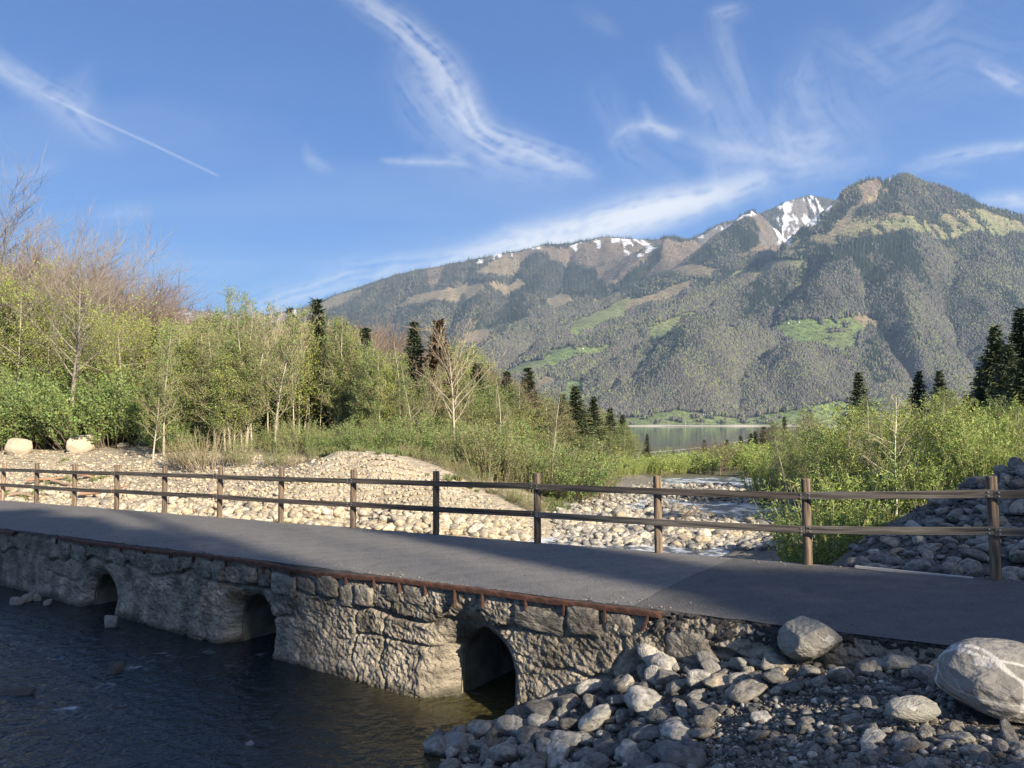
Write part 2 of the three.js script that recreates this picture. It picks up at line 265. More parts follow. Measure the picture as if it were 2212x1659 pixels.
land('pasture', [[1085, 800], [1130, 785], [1190, 785], [1140, 800], [1100, 812]]);
land('meadow', [[1200, 852], [1250, 820], [1265, 825], [1255, 845], [1230, 862]]);
land('tan', [[1160, 822], [1190, 812], [1200, 822], [1170, 832]]);
land('shore', [[1250, 893], [1450, 891], [1560, 901], [1600, 904], [1700, 890], [1760, 880], [1900, 880], [1900, 921], [1250, 921]]);
land('alp', [[1720, 535], [1760, 512], [1810, 494], [1860, 482], [1930, 479], [2000, 480], [2040, 466], [2110, 457], [2200, 478], [2230, 500], [2150, 510], [2060, 515], [1990, 501], [1940, 505], [1880, 513], [1800, 528], [1740, 545]], 0.06);
land('tan', [[1790, 500], [1840, 455], [1895, 402], [1930, 386], [1905, 415], [1855, 462], [1810, 502]], 0.15);
land('brown', [[1840, 425], [1870, 395], [1920, 386], [1900, 405], [1860, 440]], 1.3);
land('tan', [[1850, 475], [1900, 462], [1960, 455], [1960, 468], [1900, 475]], 0.4);
land('tan', [[1455, 582], [1500, 572], [1545, 580], [1540, 592], [1490, 590]]);
land('alp', [[1590, 592], [1640, 577], [1680, 566], [1740, 570], [1722, 583], [1640, 600]]);
land('tan', [[860, 655], [900, 635], [960, 625], [1000, 612], [1002, 625], [950, 645], [890, 652]]);
land('tan', [[1040, 582], [1080, 560], [1118, 556], [1120, 580], [1080, 588]], 0.12);
land('tan', [[1060, 613], [1120, 600], [1132, 612], [1080, 623]]);
land('tan', [[1000, 625], [1040, 610], [1050, 622], [1010, 640]]);
land('tan', [[1180, 650], [1210, 635], [1240, 650], [1200, 662]]);
land('tan', [[1005, 722], [1060, 709], [1052, 730], [1000, 745]]);
land('tan', [[930, 700], [965, 690], [970, 705], [935, 715]], 0.1);
land('tan', [[690, 657], [740, 632], [772, 629], [745, 650], [700, 664]], 0.1);
land('tan', [[1370, 642], [1450, 620], [1500, 606], [1485, 625], [1400, 650], [1360, 662]]);
land('tan', [[1290, 640], [1330, 628], [1345, 634], [1300, 650]]);
land('brown', [[1180, 532], [1310, 508], [1400, 514], [1436, 520], [1400, 560], [1350, 600], [1315, 612], [1285, 575], [1230, 570], [1190, 560]], 0.22);
land('brown', [[1440, 516], [1500, 520], [1530, 512], [1575, 478], [1600, 472], [1540, 520], [1465, 578], [1400, 600], [1395, 585], [1430, 560]], 0.08);
land('brown', [[1625, 455], [1645, 462], [1700, 515], [1690, 540], [1640, 556], [1600, 552], [1640, 530], [1650, 500]], 0.2);
land('rock', [[1510, 512], [1560, 480], [1600, 466], [1640, 466], [1700, 430], [1750, 414], [1830, 426], [1760, 478], [1700, 524], [1660, 535], [1640, 520], [1660, 490], [1640, 470], [1560, 500]], 0.02);
land('rock', [[280, 660], [345, 655], [480, 668], [560, 682], [640, 668], [650, 720], [280, 720]], 0);
land('brown', [[920, 580], [960, 574], [950, 600], [935, 625], [925, 610]], 0.35);
land('brown', [[1040, 560], [1110, 545], [1180, 530], [1180, 545], [1100, 560]], 0.25);
// pastures lie smoother than the woods
for (let pass = 0; pass < 5; pass++) {
  const src = hill.pos.slice();
  for (let i = 5; i <= HN - 5; i++) for (let j = 5; j <= HM - 5; j++) { const o = (i * (HM + 1) + j) * 3, x = src[o], z = src[o + 2]; let hit = false; for (const l of LAND) if (l.kind !== 'rock' && l.kind !== 'brown' && x > l.x0 && x < l.x1 && z > l.z0 && z < l.z1 && inPoly(x, z, l.P)) { hit = true; break; } if (!hit) continue; let s = 0; for (let a = -5; a <= 5; a++) for (let b = -4; b <= 4; b++) s += src[((i + a) * (HM + 1) + j + b) * 3 + 1]; hill.pos[o + 1] = s / 99; hill.tan[i * (HM + 1) + j] = (hill.pos[o + 1] - EYE) / -z; }
}
const CON = []; for (const [p, pts] of [[0.72, [[600, 700], [900, 585], [1060, 552], [1200, 530], [1330, 590], [1250, 640], [1130, 700], [1050, 740], [850, 755], [600, 760]]], [0.8, [[1330, 640], [1463, 578], [1625, 455], [1660, 500], [1700, 560], [1600, 600], [1480, 640], [1380, 660]]], [0.85, [[1290, 620], [1439, 508], [1480, 560], [1400, 610], [1330, 640]]], [0.85, [[1740, 520], [1960, 376], [2212, 470], [2212, 485], [2050, 470], [1900, 480], [1760, 545]]], [0.8, [[1690, 570], [1880, 512], [2000, 505], [2000, 540], [1850, 560], [1740, 580]]], [0.75, [[1560, 615], [1760, 585], [1800, 650], [1600, 690]]], [0.6, [[1840, 560], [1990, 545], [2010, 640], [1880, 650]]], [0.65, [[2040, 600], [2140, 590], [2150, 690], [2060, 720]]], [0.6, [[1700, 650], [1800, 640], [1830, 685], [1740, 695]]], [0.6, [[1380, 720], [1450, 700], [1470, 740], [1400, 760]]], [0.6, [[1860, 760], [1920, 740], [1930, 830], [1880, 840]]], [0.75, [[1870, 700], [1960, 640], [2000, 740], [1960, 800], [1880, 780]]], [0.5, [[2060, 560], [2212, 530], [2212, 700], [2120, 720]]], [0.45, [[1380, 770], [1450, 740], [1480, 800], [1420, 850], [1370, 820]]], [0.4, [[1640, 770], [1720, 750], [1740, 850], [1660, 860]]], [0.45, [[1300, 730], [1400, 700], [1400, 740], [1290, 760]]], [0.5, [[800, 740], [1000, 730], [1000, 790], [800, 790]]]]) { CON.push({ p, P: pts }); }
const SNOW = [];
for (const pts of [[[1020, 562], [1060, 549], [1088, 545], [1072, 558], [1030, 570]], [[1508, 512], [1560, 481], [1600, 473], [1562, 490], [1520, 512]], [[1352, 545], [1362, 527], [1374, 528], [1366, 556], [1358, 556]], [[1384, 550], [1400, 530], [1406, 536], [1392, 552]], [[1640, 462], [1660, 456], [1690, 470], [1680, 476], [1655, 470]], [[1690, 445], [1740, 424], [1760, 430], [1720, 452], [1700, 455]], [[1690, 520], [1720, 500], [1740, 470], [1770, 440], [1805, 428], [1806, 436], [1770, 472], [1735, 505], [1700, 524]], [[1912, 384], [1935, 381], [1932, 389], [1915, 390]]]) { const P = pts.map(([u, v]) => { let h = null; for (let t = 0; t < 16 && !h; t++) h = hillHit(u, v + t * 2); return h; }).filter(Boolean).map((h) => [h[0], h[2]]); if (P.length > 2) SNOW.push(P); }
function coverAt(x, y, z) {
  const wx = x + 34 * fbm(x / 90, z / 90, 3), wz = z + 34 * fbm(x / 90 + 50, z / 90, 3);
  let best = null;
  for (const l of LAND) if (wx > l.x0 && wx < l.x1 && wz > l.z0 && wz < l.z1 && inPoly(wx, wz, l.P)) best = l;
  return best;
}
const GROUNDS = { pasture: [0.17, 0.215, 0.07], meadow: [0.175, 0.25, 0.07], shore: [0.18, 0.26, 0.07], alp: [0.23, 0.245, 0.105], tan: [0.27, 0.22, 0.13], brown: [0.19, 0.145, 0.1], rock: [0.2, 0.17, 0.14], wood: [0.15, 0.125, 0.095] };
const treeDensity = new Float32Array((HN + 1) * (HM + 1));   // share of ground under trees
{
  const n = (HN + 1) * (HM + 1), col = new Float32Array(n * 3), uv = new Float32Array(n * 2);
  for (let k = 0; k < n; k++) {
    const x = hill.pos[k * 3], y = hill.pos[k * 3 + 1], z = hill.pos[k * 3 + 2], c = coverAt(x, y, z), kind = c ? c.kind : 'wood';
    let g = GROUNDS[kind], f = 1 + 0.35 * fbm(x / 120, z / 120, 4) + 0.15 * fbm(x / 25, z / 25, 2);
    let out = [g[0] * f, g[1] * f, g[2] * f];
    if (kind === 'meadow' || kind === 'shore' || kind === 'alp' || kind === 'pasture') { const m = clamp(0.4 + 1.4 * fbm(x / 220 + 5, z / 220, 3)); out = out.map((v, i) => lerp(v, GROUNDS.tan[i] * f, m * (kind === 'alp' ? 0.8 : 0.25))); }
    let snow = 0;
    if (z < -5000) for (const P of SNOW) { const d = polyDist(x, z, P); if (d < 150) snow = Math.max(snow, sstep(-0.06, -0.13, polyDist(x, z, P) / 500 + 0.5 * fbm(x / 60, z / 150, 4))); }
    if (kind === 'rock') { const s = ridged(x / 230 + z / 700, z / 500 + 3, 4) + 0.3 * fbm(x / 50, z / 50, 3) + (z < -9400 ? 0.22 : 0); snow = Math.max(snow, sstep(0.36, 0.44, s)); }
    if (kind === 'brown' && y > 1700) snow = Math.max(snow, sstep(0.46, 0.52, ridged(x / 160 + 8, z / 300, 4)));
    out = out.map((v, i) => lerp(v, [0.84, 0.86, 0.9][i], snow));
    col.set(out, k * 3); uv[k * 2] = x / 90; uv[k * 2 + 1] = (y - z) / 127;
    treeDensity[k] = (c ? c.keep * sstep(0.02, 0.16, fbm(x / 60 + 30, z / 120, 3)) * 0.55 : 1) * (snow > 0.3 ? 0 : 1);
    if (kind === 'alp' || kind === 'meadow') { if (kind === 'alp' && y > 700 ? n2(x / 45, z / 90) + 0.6 * n2(x / 130 + 7, z / 200) > 0.42 : n2(x / 40, z / 40) > 0.72) treeDensity[k] = 0.6; }
    if (kind === 'shore' && y > LAKE + 2 && n2(x / 34 + 4, z / 34) > 0.62) treeDensity[k] = 0.5;
  }
  const idx = new Uint32Array(HN * HM * 6); let q = 0;
  for (let i = 0; i < HN; i++) for (let j = 0; j < HM; j++) { const a = i * (HM + 1) + j, b = a + HM + 1; idx[q++] = a; idx[q++] = b; idx[q++] = a + 1; idx[q++] = b; idx[q++] = b + 1; idx[q++] = a + 1; }
  const g = geoOf(hill.pos, idx, col, uv);
  const m = struct(new THREE.Mesh(g, std({ vertexColors: true, map: T.tone, bumpMap: T.rough, bumpScale: 4 })), 'hills', 'steep wooded mountain slopes with snow on the far peaks');
  m.receiveShadow = m.castShadow = true;
}
// the woods on the hills: single trees too small to pick apart
{
  const parts = (list) => { const p = [], idx = [], col = []; for (const [g, c] of list) { const o = p.length / 3, a = g.attributes.position; for (let i = 0; i < a.count; i++) { p.push(a.getX(i), a.getY(i), a.getZ(i)); const s = 1; col.push(c[0] * s, c[1] * s, c[2] * s); } if (g.index) for (const k of g.index.array) idx.push(k + o); else for (let k = 0; k < a.count; k++) idx.push(k + o); } return geoOf(p, idx, col); };
  const cone = (r, h, y, n = 6) => { const g = new THREE.ConeGeometry(r, h, n, 1, true); g.translate(0, y + h / 2, 0); return g; };
  const conifer = [0, 1].map((k) => parts([[cone(0.17 + 0.03 * k, 0.55, 0.02), [1, 1, 1]], [cone(0.13, 0.45, 0.3), [1, 1, 1]], [cone(0.08, 0.38, 0.62), [1, 1, 1]]]));
  const r = rngOf(5);
  const broad = [0, 1, 2].map((k) => {
    const g = new THREE.IcosahedronGeometry(1, 1), a = g.attributes.position;
    for (let i = 0; i < a.count; i++) { const x = a.getX(i), y = a.getY(i), z = a.getZ(i), s = 1 + 0.55 * n3(x * 1.6 + k * 9, y * 1.6, z * 1.6 + 3); a.setXYZ(i, x * 0.21 * s, 0.63 + y * 0.36 * s, z * 0.21 * s); }
    const st = new THREE.CylinderGeometry(0.018, 0.028, 0.5, 4, 1, true); st.translate(0, 0.25, 0);
    return parts([[g, [1, 1, 1]], [st, [1.5, 1.5, 1.5]]]);
  });
  const picks = [];
  const densAt = (u, h) => treeDensity[Math.round((u - HU0) / (HU1 - HU0) * HN) * (HM + 1) + h[3]];
  const inside = (u, v) => { const h = hillHit(u, v); if (!h) return; const up = hillHit(u, v - 22e3 / -h[2]); if (up && densAt(u, up) < 0.3 && densAt(u, h) > 0.5 && r() < 0.8) return; const i = Math.round((u - HU0) / (HU1 - HU0) * HN), dens = treeDensity[i * (HM + 1) + h[3]]; if (h[1] < LAKE + 4 || r() > dens) return; const ju = u + 26 * fbm(h[0] / 90 + 4, h[2] / 120, 3), jv = v + 18 * fbm(h[0] / 90, h[2] / 120 + 8, 3); let pc = 0.15; for (const c of CON) if (inPoly(ju, jv, c.P)) pc = Math.max(pc, c.p); picks.push([h[0], h[1], h[2], dens, pc]); };
  for (let k = 0; k < 300000; k++) inside(480 + r() * 1800, 370 + r() * 560);
  for (let k = 0; k < 130000; k++) inside(1100 + r() * 1150, 480 + r() * 440);
  for (let k = 0; k < 30000; k++) inside(-300 + r() * 800, 690 + r() * 240);
  const groups = {}, m4 = new THREE.Matrix4(), q = new THREE.Quaternion(), up = V(0, 1, 0);
  for (const [x, y, z, dens, pc0] of picks) {
    const alt = y, low = sstep(1350, 700, alt + 120 * n2(x / 150, z / 150));   // broadleaves below, conifers above
    const grove = 0.75 * fbm(x / 190, z / 420 + 4, 4) + 0.5 * fbm(x / 70 + 9, z / 240, 3) + 0.2 * n2(x / 30, z / 60);
    const far = -z > 5900 ? 0.35 : 0;
    const pc = Math.max(pc0, (1 - low) * 0.85);
    let isCon = r() < clamp(pc + (-z > 5900 ? 0.3 : 0) + grove * (pc > 0.3 ? 1.2 : 0.9));
    if (-z < 3500) isCon = r() < 0.12;
    const kind = isCon ? 'conifer' + (r() * 2 | 0) : 'broad' + (r() * 3 | 0);
    const hgt = isCon ? 17 + 22 * r() * r() + 4 * r() : 15 + r() * 13, wid = isCon ? hgt * (0.8 + 0.3 * r()) : hgt * (0.7 + 0.4 * r());
    (groups[kind] ??= []).push({ x, y: y - 1, z, h: dens < 0.7 ? hgt * 0.8 : hgt, w: wid, a: r() * 6.28, isCon, t: r(), g: r() + 0.35 * fbm(x / 120 + 60, z / 200, 3), tone: 1 + 0.45 * fbm(x / 160 + 20, z / 260, 4) });
  }
  const wood = new THREE.Group(); struct(wood, 'woodland', 'leafless and evergreen woods covering the far mountain slopes'); wood.userData.kind = 'stuff';
  for (const [kind, L] of Object.entries(groups)) {
    const im = new THREE.InstancedMesh(kind.startsWith('con') ? conifer[+kind.slice(-1)] : broad[+kind.slice(-1)], std({ vertexColors: true }), L.length);
    L.forEach((t, i) => {
      m4.compose(V(t.x, t.y, t.z), q.setFromAxisAngle(up, t.a), V(t.w, t.h, t.w)); im.setMatrixAt(i, m4);
      let c;
      if (t.isCon) { const f = 0.75 + 0.6 * t.t; c = rgb(0.026 * f, 0.043 * f, 0.028 * f); }
      else if (t.g < 0.1) c = rgb(0.13 + 0.04 * t.t * 0.8, 0.145 + 0.03 * t.t, 0.06);
      else if (t.g < 0.3) c = rgb(0.12, 0.122 + 0.025 * t.t, 0.08);
      else { const f = (0.84 + 0.3 * t.t) * t.tone; c = rgb(0.092 * f, 0.082 * f, 0.073 * f); }
      im.setColorAt(i, c);
    });
    im.name = kind.startsWith('con') ? 'conifer_wood' : 'broadleaf_wood'; im.userData.kind = 'stuff'; wood.add(im);
  }
}
// the lake
{
  const g = new THREE.PlaneGeometry(9000, 2900, 1, 1); g.rotateX(-Math.PI / 2);
  const uv = g.attributes.uv; for (let i = 0; i < uv.count; i++) uv.setXY(i, uv.getX(i) * 9000 / 60, uv.getY(i) * 2900 / 20);
  const m = struct(new THREE.Mesh(g, new THREE.MeshPhysicalMaterial({ color: rgb(0.012, 0.026, 0.02), roughness: 0.05, ior: 1.33, bumpMap: T.ripple, bumpScale: 0.02 })), 'lake', 'calm lake mirroring the wooded slope and green meadow');
  m.position.set(0, LAKE, -620 - 1450);
  // shore road with its bank wall, and the poles of the railway line
  const at = (u, d, y) => { const r = ray(u, 829.5); return V(r.x / -r.z * d, y, -d); };
  const sh = []; for (let u = 1150; u <= 1960; u += 15) sh.push(at(u, 3158 + 6 * n2(u / 60, 3), LAKE + 2.2));
  const P = [], I = []; sh.forEach((p, i) => { const w = 5 + 2 * n2(i / 3, 9); P.push(p.x, LAKE - 0.5, p.z + 9, p.x, LAKE + w * 0.8, p.z + 5, p.x, LAKE + w * 0.8, p.z - 9, p.x, LAKE + w * 0.8 + 1, p.z - 22); if (i) { const a = (i - 1) * 4; for (let k = 0; k < 3; k++) I.push(a + k, a + 4 + k, a + k + 1, a + 4 + k, a + 5 + k, a + k + 1); } });
  struct(new THREE.Mesh(geoOf(P, I), std({ color: rgb(0.36, 0.33, 0.29), side: THREE.DoubleSide })), 'shore_road', 'pale road and stone embankment along the far lake shore');
  const pole = new THREE.CylinderGeometry(0.35, 0.5, 16, 6), arm = new THREE.BoxGeometry(3.4, 0.4, 0.4);
  for (let k = 0; k < 11; k++) {
    const o = new THREE.Group(), mt = std({ color: rgb(0.5, 0.5, 0.48), roughness: 0.6 }); const p = part(o, 'mast', pole, mt); p.position.y = 8; const a = part(o, 'arm', arm, mt); a.position.set(1.2, 14, 0);
    add(o, 'railway_mast', 'thin grey railway mast standing along the far lake shore', 'mast', 'railway masts on the far shore');
    o.position.copy(at(1372 + k * 36, 3164, LAKE + 3.6));
  }
  // farm buildings on the bright meadow
  const farms = [[1706, 699, 12, 8, 'white farmhouse with dark roof by the wood edge of the bright meadow'], [1728, 697, 9, 6, 'small farm shed beside the white farmhouse on the bright meadow'], [1813, 697, 14, 8, 'brown barn with pale gable on the upper bright meadow'], [1832, 696, 9, 7, 'small hut next to the brown barn on the bright meadow'], [1260, 754, 10, 7, 'lone barn on the small green clearing'], [1905, 905, 16, 9, 'pale house on the far shore behind the road'], [1520, 897, 14, 9, 'low farmhouse at the wood edge above the shore meadow']];
  for (const [u, v, w, d, label] of farms) {
    const h = hillHit(u, v); if (!h) continue;
    const o = new THREE.Group(), s = new THREE.Shape([new THREE.Vector2(-w / 2 - 0.8, 0), new THREE.Vector2(0, d * 0.36), new THREE.Vector2(w / 2 + 0.8, 0)]);
    const wall = part(o, 'wall', new THREE.BoxGeometry(w, 5, d), std({ color: label.includes('brown') || label.includes('hut') ? rgb(0.32, 0.24, 0.17) : rgb(0.68, 0.65, 0.6) })); wall.position.y = 2.5;
    const roof = part(o, 'roof', new THREE.ExtrudeGeometry(s, { depth: d + 1.6, bevelEnabled: false }), std({ color: rgb(0.22, 0.17, 0.14) })); roof.position.set(0, 5.01, -d / 2 - 0.8);
    add(o, 'farmhouse', label, 'house'); o.position.set(h[0], h[1] - 0.6, h[2]); o.rotation.y = 0.6;
  }
}

// ───────── near ground: river bed, rubble bank, mounds, wooded floor ─────────
const S = (s, w, y) => { const p = rp(s, w); return [p.x, p.z, y]; };
const base2 = surface([S(-40, -1.5, -1.7), S(-25, -1.5, -1.9), S(-12, -1.5, -1.95), S(-4, -1.5, -1.95), S(1, -1.5, -1.95), S(5, -1.5, -1.9), S(7.2, -1.4, -1.5), S(8.6, -0.5, -0.02), S(10.5, -0.3, 0.17), S(13, -0.3, 0.25), S(18, -0.5, 0.4),
  [1.9, -25.9, -2.05], [5.3, -23.7, -2.1], [2.9, -25.4, -2.05], [9.5, -32.7, -2.3], [13.6, -42, -2.5], [8.7, -42.2, -2.35], [11.9, -53.3, -2.5], [6, -17, -2.05], [2, -18, -2.05], [-3, -20, -2], [-10, -24, -1.95], [14, -46, -2.5], [17, -60, -2.9], [21, -75, -3.6], [7, -28, -2.2], [11, -37, -2.4],
  [1.1, -25.8, -1.9], [-5.8, -27.9, -1.8], [-12.2, -29.7, -1.7], [-20.7, -34.4, -1.6], [-30, -39, -1.5],
  [-7.25, -31.5, 0.78], [-4.9, -30.6, 0.5], [-2.4, -29.2, -0.35], [-0.2, -27.6, -1.2], [-9.9, -36, 0.06], [-13, -37, 0], [-17.9, -40, 0.05], [-8, -36, 0.5], [-3.5, -35, 0.1], [-0.5, -31.5, -0.9], [-9.8, -32, -0.4],
  [-28.8, -45, 0.11], [-25, -45, 0.19], [-23.3, -46, 0.4], [-22.4, -47, 0.45], [-17.9, -36.5, -0.9], [-23, -38.3, -0.95], [-35, -45, 0.05], [-45, -48, 0.2],
  [-30, -60, 0.6], [-10, -60, 0.4], [0, -45, -0.6], [-5, -40, -0.1], [4, -50, -1.3], [2.5, -36, -1.6], [-60, -60, 1], [-40, -90, 1.5], [-5, -90, 0], [6, -80, -1.8], [-80, -120, 3], [8, -60, -1.9], [5, -42, -1.6],
  [9.6, -24.7, -1.3], [8, -19, -0.9], [7.0, -14.6, 0.1], [7.3, -12.9, 0.86], [8.4, -12.7, 1.36], [5.9, -12.4, 0.1], [4.4, -14, -1.3], [11, -12.2, 2.0], [8, -9.6, 0.34], [11, -8.5, 0.7], [9.5, -17, 0.3], [14, -18, 0.8], [14, -27, -0.3], [20, -25, 0.8], [18, -38, -0.9], [23, -50, -1.2], [26, -66, -2], [35, -50, 1], [32, -90, -3], [50, -90, 0], [25, -95, -4], [18, -120, -5.4], [20, -160, -7.2], [-20, -150, -2], [60, -150, -3], [-70, -160, 2]]);
const riverLevel = (z) => -1.83 - 0.0125 * Math.max(0, -z - 22);
const BARS = [[[1276, 1174], [1340, 1151], [1420, 1144], [1500, 1130], [1690, 1140], [1720, 1185], [1500, 1181], [1400, 1179]], [[1428, 1088], [1480, 1100], [1535, 1122], [1430, 1132], [1400, 1105]], [[1440, 1050], [1560, 1044], [1660, 1066], [1690, 1085], [1560, 1078], [1450, 1071]], [[1215, 1108], [1300, 1110], [1400, 1122], [1330, 1136], [1225, 1146]]].map((P) => P.map(([u, v]) => { const p = atLevel(u, v, -1.95); return [p.x, p.z]; }));
function H2(x, z) {
  const d = -z, [s, w] = swOf(x, z);
  let h = base2(x, z);
  if (h < riverLevel(z) + 0.25 && d < 75) { let bar = 1e9; for (const P of BARS) bar = Math.min(bar, polyDist(x, z, P)); if (bar < 3) h = Math.max(h, riverLevel(z) - 0.12 + 0.3 * sstep(1.0, -0.8, bar + 0.5 * fbm(x * 0.8, z * 0.8, 3))); }
  h += 0.1 * fbm(x * 0.5, z * 0.5, 4) * sstep(8, 20, d) + 0.05 * fbm(x * 2.2, z * 2.2, 3);
  if (d > 90) { const far = Math.max(-31.6, -2.4 - (d - 50) * 0.061) + 0.008 * Math.max(0, Math.abs(x - 0.22 * d) - 25); h = lerp(h, far, sstep(90, 165, d)); }
  if (w > -1.2) h = Math.min(h, roadY(s) - 0.03 - 0.05 * (w + 1.2));
  return h;
}
const stoneMats = [];
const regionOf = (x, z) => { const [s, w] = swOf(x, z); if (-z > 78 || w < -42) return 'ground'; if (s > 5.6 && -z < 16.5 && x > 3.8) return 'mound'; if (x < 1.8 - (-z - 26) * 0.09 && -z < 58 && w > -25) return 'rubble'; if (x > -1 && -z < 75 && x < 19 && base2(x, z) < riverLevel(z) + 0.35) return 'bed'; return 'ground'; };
const sheets = {};
{
  const NU = 640, ND = 300, u0 = -700, u1 = 3900, pos = new Float32Array((NU + 1) * (ND + 1) * 3), uv = new Float32Array((NU + 1) * (ND + 1) * 2), col = new Float32Array((NU + 1) * (ND + 1) * 3);
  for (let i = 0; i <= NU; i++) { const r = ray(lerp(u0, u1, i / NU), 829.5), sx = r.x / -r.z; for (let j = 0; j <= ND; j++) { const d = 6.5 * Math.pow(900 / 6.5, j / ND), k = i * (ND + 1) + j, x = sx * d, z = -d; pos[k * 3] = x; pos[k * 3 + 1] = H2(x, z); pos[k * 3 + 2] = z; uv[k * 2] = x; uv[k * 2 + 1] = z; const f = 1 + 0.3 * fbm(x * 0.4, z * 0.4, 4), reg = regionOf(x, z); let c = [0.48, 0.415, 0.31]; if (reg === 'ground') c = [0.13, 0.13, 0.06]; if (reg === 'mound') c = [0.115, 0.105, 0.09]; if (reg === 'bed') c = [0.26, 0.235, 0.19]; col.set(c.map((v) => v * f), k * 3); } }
  const tri = { ground: [], mound: [], rubble: [], bed: [] };
  for (let i = 0; i < NU; i++) for (let j = 0; j < ND; j++) { const a = i * (ND + 1) + j, b = a + ND + 1; for (const t of [[a, b, a + 1], [b, b + 1, a + 1]]) { const x = (pos[t[0] * 3] + pos[t[1] * 3] + pos[t[2] * 3]) / 3, z = (pos[t[0] * 3 + 2] + pos[t[1] * 3 + 2] + pos[t[2] * 3 + 2]) / 3; if (swOf(x, z)[1] > -0.02) continue; tri[regionOf(x, z)].push(...t); } }
  const whole = geoOf(pos, [...tri.ground, ...tri.mound, ...tri.rubble, ...tri.bed], col, uv);
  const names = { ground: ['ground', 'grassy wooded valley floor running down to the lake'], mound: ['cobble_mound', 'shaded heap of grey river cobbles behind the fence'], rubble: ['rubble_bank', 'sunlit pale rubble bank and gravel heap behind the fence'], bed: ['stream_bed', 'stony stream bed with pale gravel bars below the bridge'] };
  for (const [k, [nm, label]] of Object.entries(names)) {
    const map = new Map(), P = [], Nn = [], C = [], UV = [], I = [];
    for (const v of tri[k]) { let q = map.get(v); if (q === undefined) { q = map.size; map.set(v, q); for (let c = 0; c < 3; c++) { P.push(pos[v * 3 + c]); Nn.push(whole.attributes.normal.array[v * 3 + c]); C.push(col[v * 3 + c]); } UV.push(uv[v * 2], uv[v * 2 + 1]); } I.push(q); }
    const g = geoOf(P, I, C, UV); g.setAttribute('normal', new THREE.BufferAttribute(new Float32Array(Nn), 3));
    sheets[k] = struct(new THREE.Mesh(g, std({ vertexColors: true, map: rep(T.speck, 0.35), bumpMap: rep(T.rough, 0.6), bumpScale: 0.09 })), nm, label);
  }
}
// running water between the bars, white where it breaks
{
  const nx = 220, nz = 260, P = [], C = [], UV = [], I = [];
  for (let i = 0; i <= nx; i++) for (let j = 0; j <= nz; j++) { const d = 16 * Math.pow(57 / 16, j / nz), x = lerp(-0.75, 0.42, i / nx) * d, z = -d, rough = 0.5 + 0.5 * fbm(x * 0.35 + 5, z * 0.35, 3); P.push(x, riverLevel(z) + 0.1 * fbm(x * 1.1, z * 0.8, 4) * (0.3 + rough) + 0.02 * fbm(x * 6, z * 5, 2), z); const f = 0.85 * sstep(0.26, 0.5, ridged(x * 0.9 + fbm(x * 2, z * 2, 2), z * 0.55, 4) * 0.8 + fbm(x * 4, z * 3, 3) * 0.9 + 0.35 * rough - 0.12); C.push(lerp(0.035, 0.72, f), lerp(0.05, 0.75, f), lerp(0.06, 0.78, f)); UV.push(x, z); }
  for (let i = 0; i < nx; i++) for (let j = 0; j < nz; j++) { const a = i * (nz + 1) + j, b = a + nz + 1; const x = P[a * 3], z = P[a * 3 + 2]; if (swOf(x, z)[1] > -3) continue; if (base2(x, z) > riverLevel(z) + 1.2) continue; I.push(a, b, a + 1, b, b + 1, a + 1); }
  struct(new THREE.Mesh(geoOf(P, I, C, UV), new THREE.MeshPhysicalMaterial({ vertexColors: true, roughness: 0.12, ior: 1.33, bumpMap: rep(T.ripple, 0.5), bumpScale: 0.06 })), 'stream', 'shallow stream breaking white between gravel bars');
}
// the pool in front of the causeway
const waterTone = [];
{
  const P = [], C = [], UV = [], I = [], nx = 430, nz = 420;
  for (let i = 0; i <= nx; i++) for (let j = 0; j <= nz; j++) {
    const x = lerp(-17, 1.2, i / nx), z = lerp(-18.5, -3.5, j / nz), [s, w] = swOf(x, z);
    const q = x * 0.8 + z * 0.6, p = -x * 0.6 + z * 0.8;
    const near = sstep(1.5, 5, w), chop = 0.35 + 0.9 * near * (0.6 + 0.5 * fbm(x * 0.5, z * 0.5, 2));
    let h = chop * 1.05 * (0.018 * fbm(q * 1.6, p * 3.6, 3) + 0.012 * ridged(q * 3.2 + 4, p * 7.5, 3) + 0.006 * fbm(q * 9, p * 16, 2));
    let foam = 0;
    for (const [cx, cz, r] of WAVES()) { const dd = Math.hypot((x - cx), (z - cz)) / r; if (dd < 1.6) { const e = Math.exp(-dd * dd * 1.6); h += e * (0.012 + 0.05 * fbm(x * 9, z * 9, 3)); foam = Math.max(foam, 0.6 * e * sstep(0.16, 0.45, fbm(x * 9 + 3, z * 14, 4) + 0.04)); } }
    P.push(x, WATER + h, z); UV.push(x, z);
    const shallow = sstep(5, 0, Math.hypot(x - 0.0, z + 8.9) * 1.2) ;
    const b = [lerp(0.013, 0.06, shallow), lerp(0.02, 0.052, shallow), lerp(0.024, 0.022, shallow)];
    C.push(lerp(b[0], 0.5, foam), lerp(b[1], 0.53, foam), lerp(b[2], 0.56, foam));
  }
  for (let i = 0; i < nx; i++) for (let j = 0; j < nz; j++) { const a = i * (nz + 1) + j, b = a + nz + 1; const w = swOf(P[a * 3], P[a * 3 + 2])[1]; if (w < -0.3) continue; I.push(a, a + 1, b, b, a + 1, b + 1); }
  struct(new THREE.Mesh(geoOf(P, I, C, UV), new THREE.MeshPhysicalMaterial({ vertexColors: true, roughness: 0.07, ior: 1.33, bumpMap: rep(T.ripple, 1.1), bumpScale: 0.03 })), 'water', 'dark rippled pool in front of the culvert wall');
}
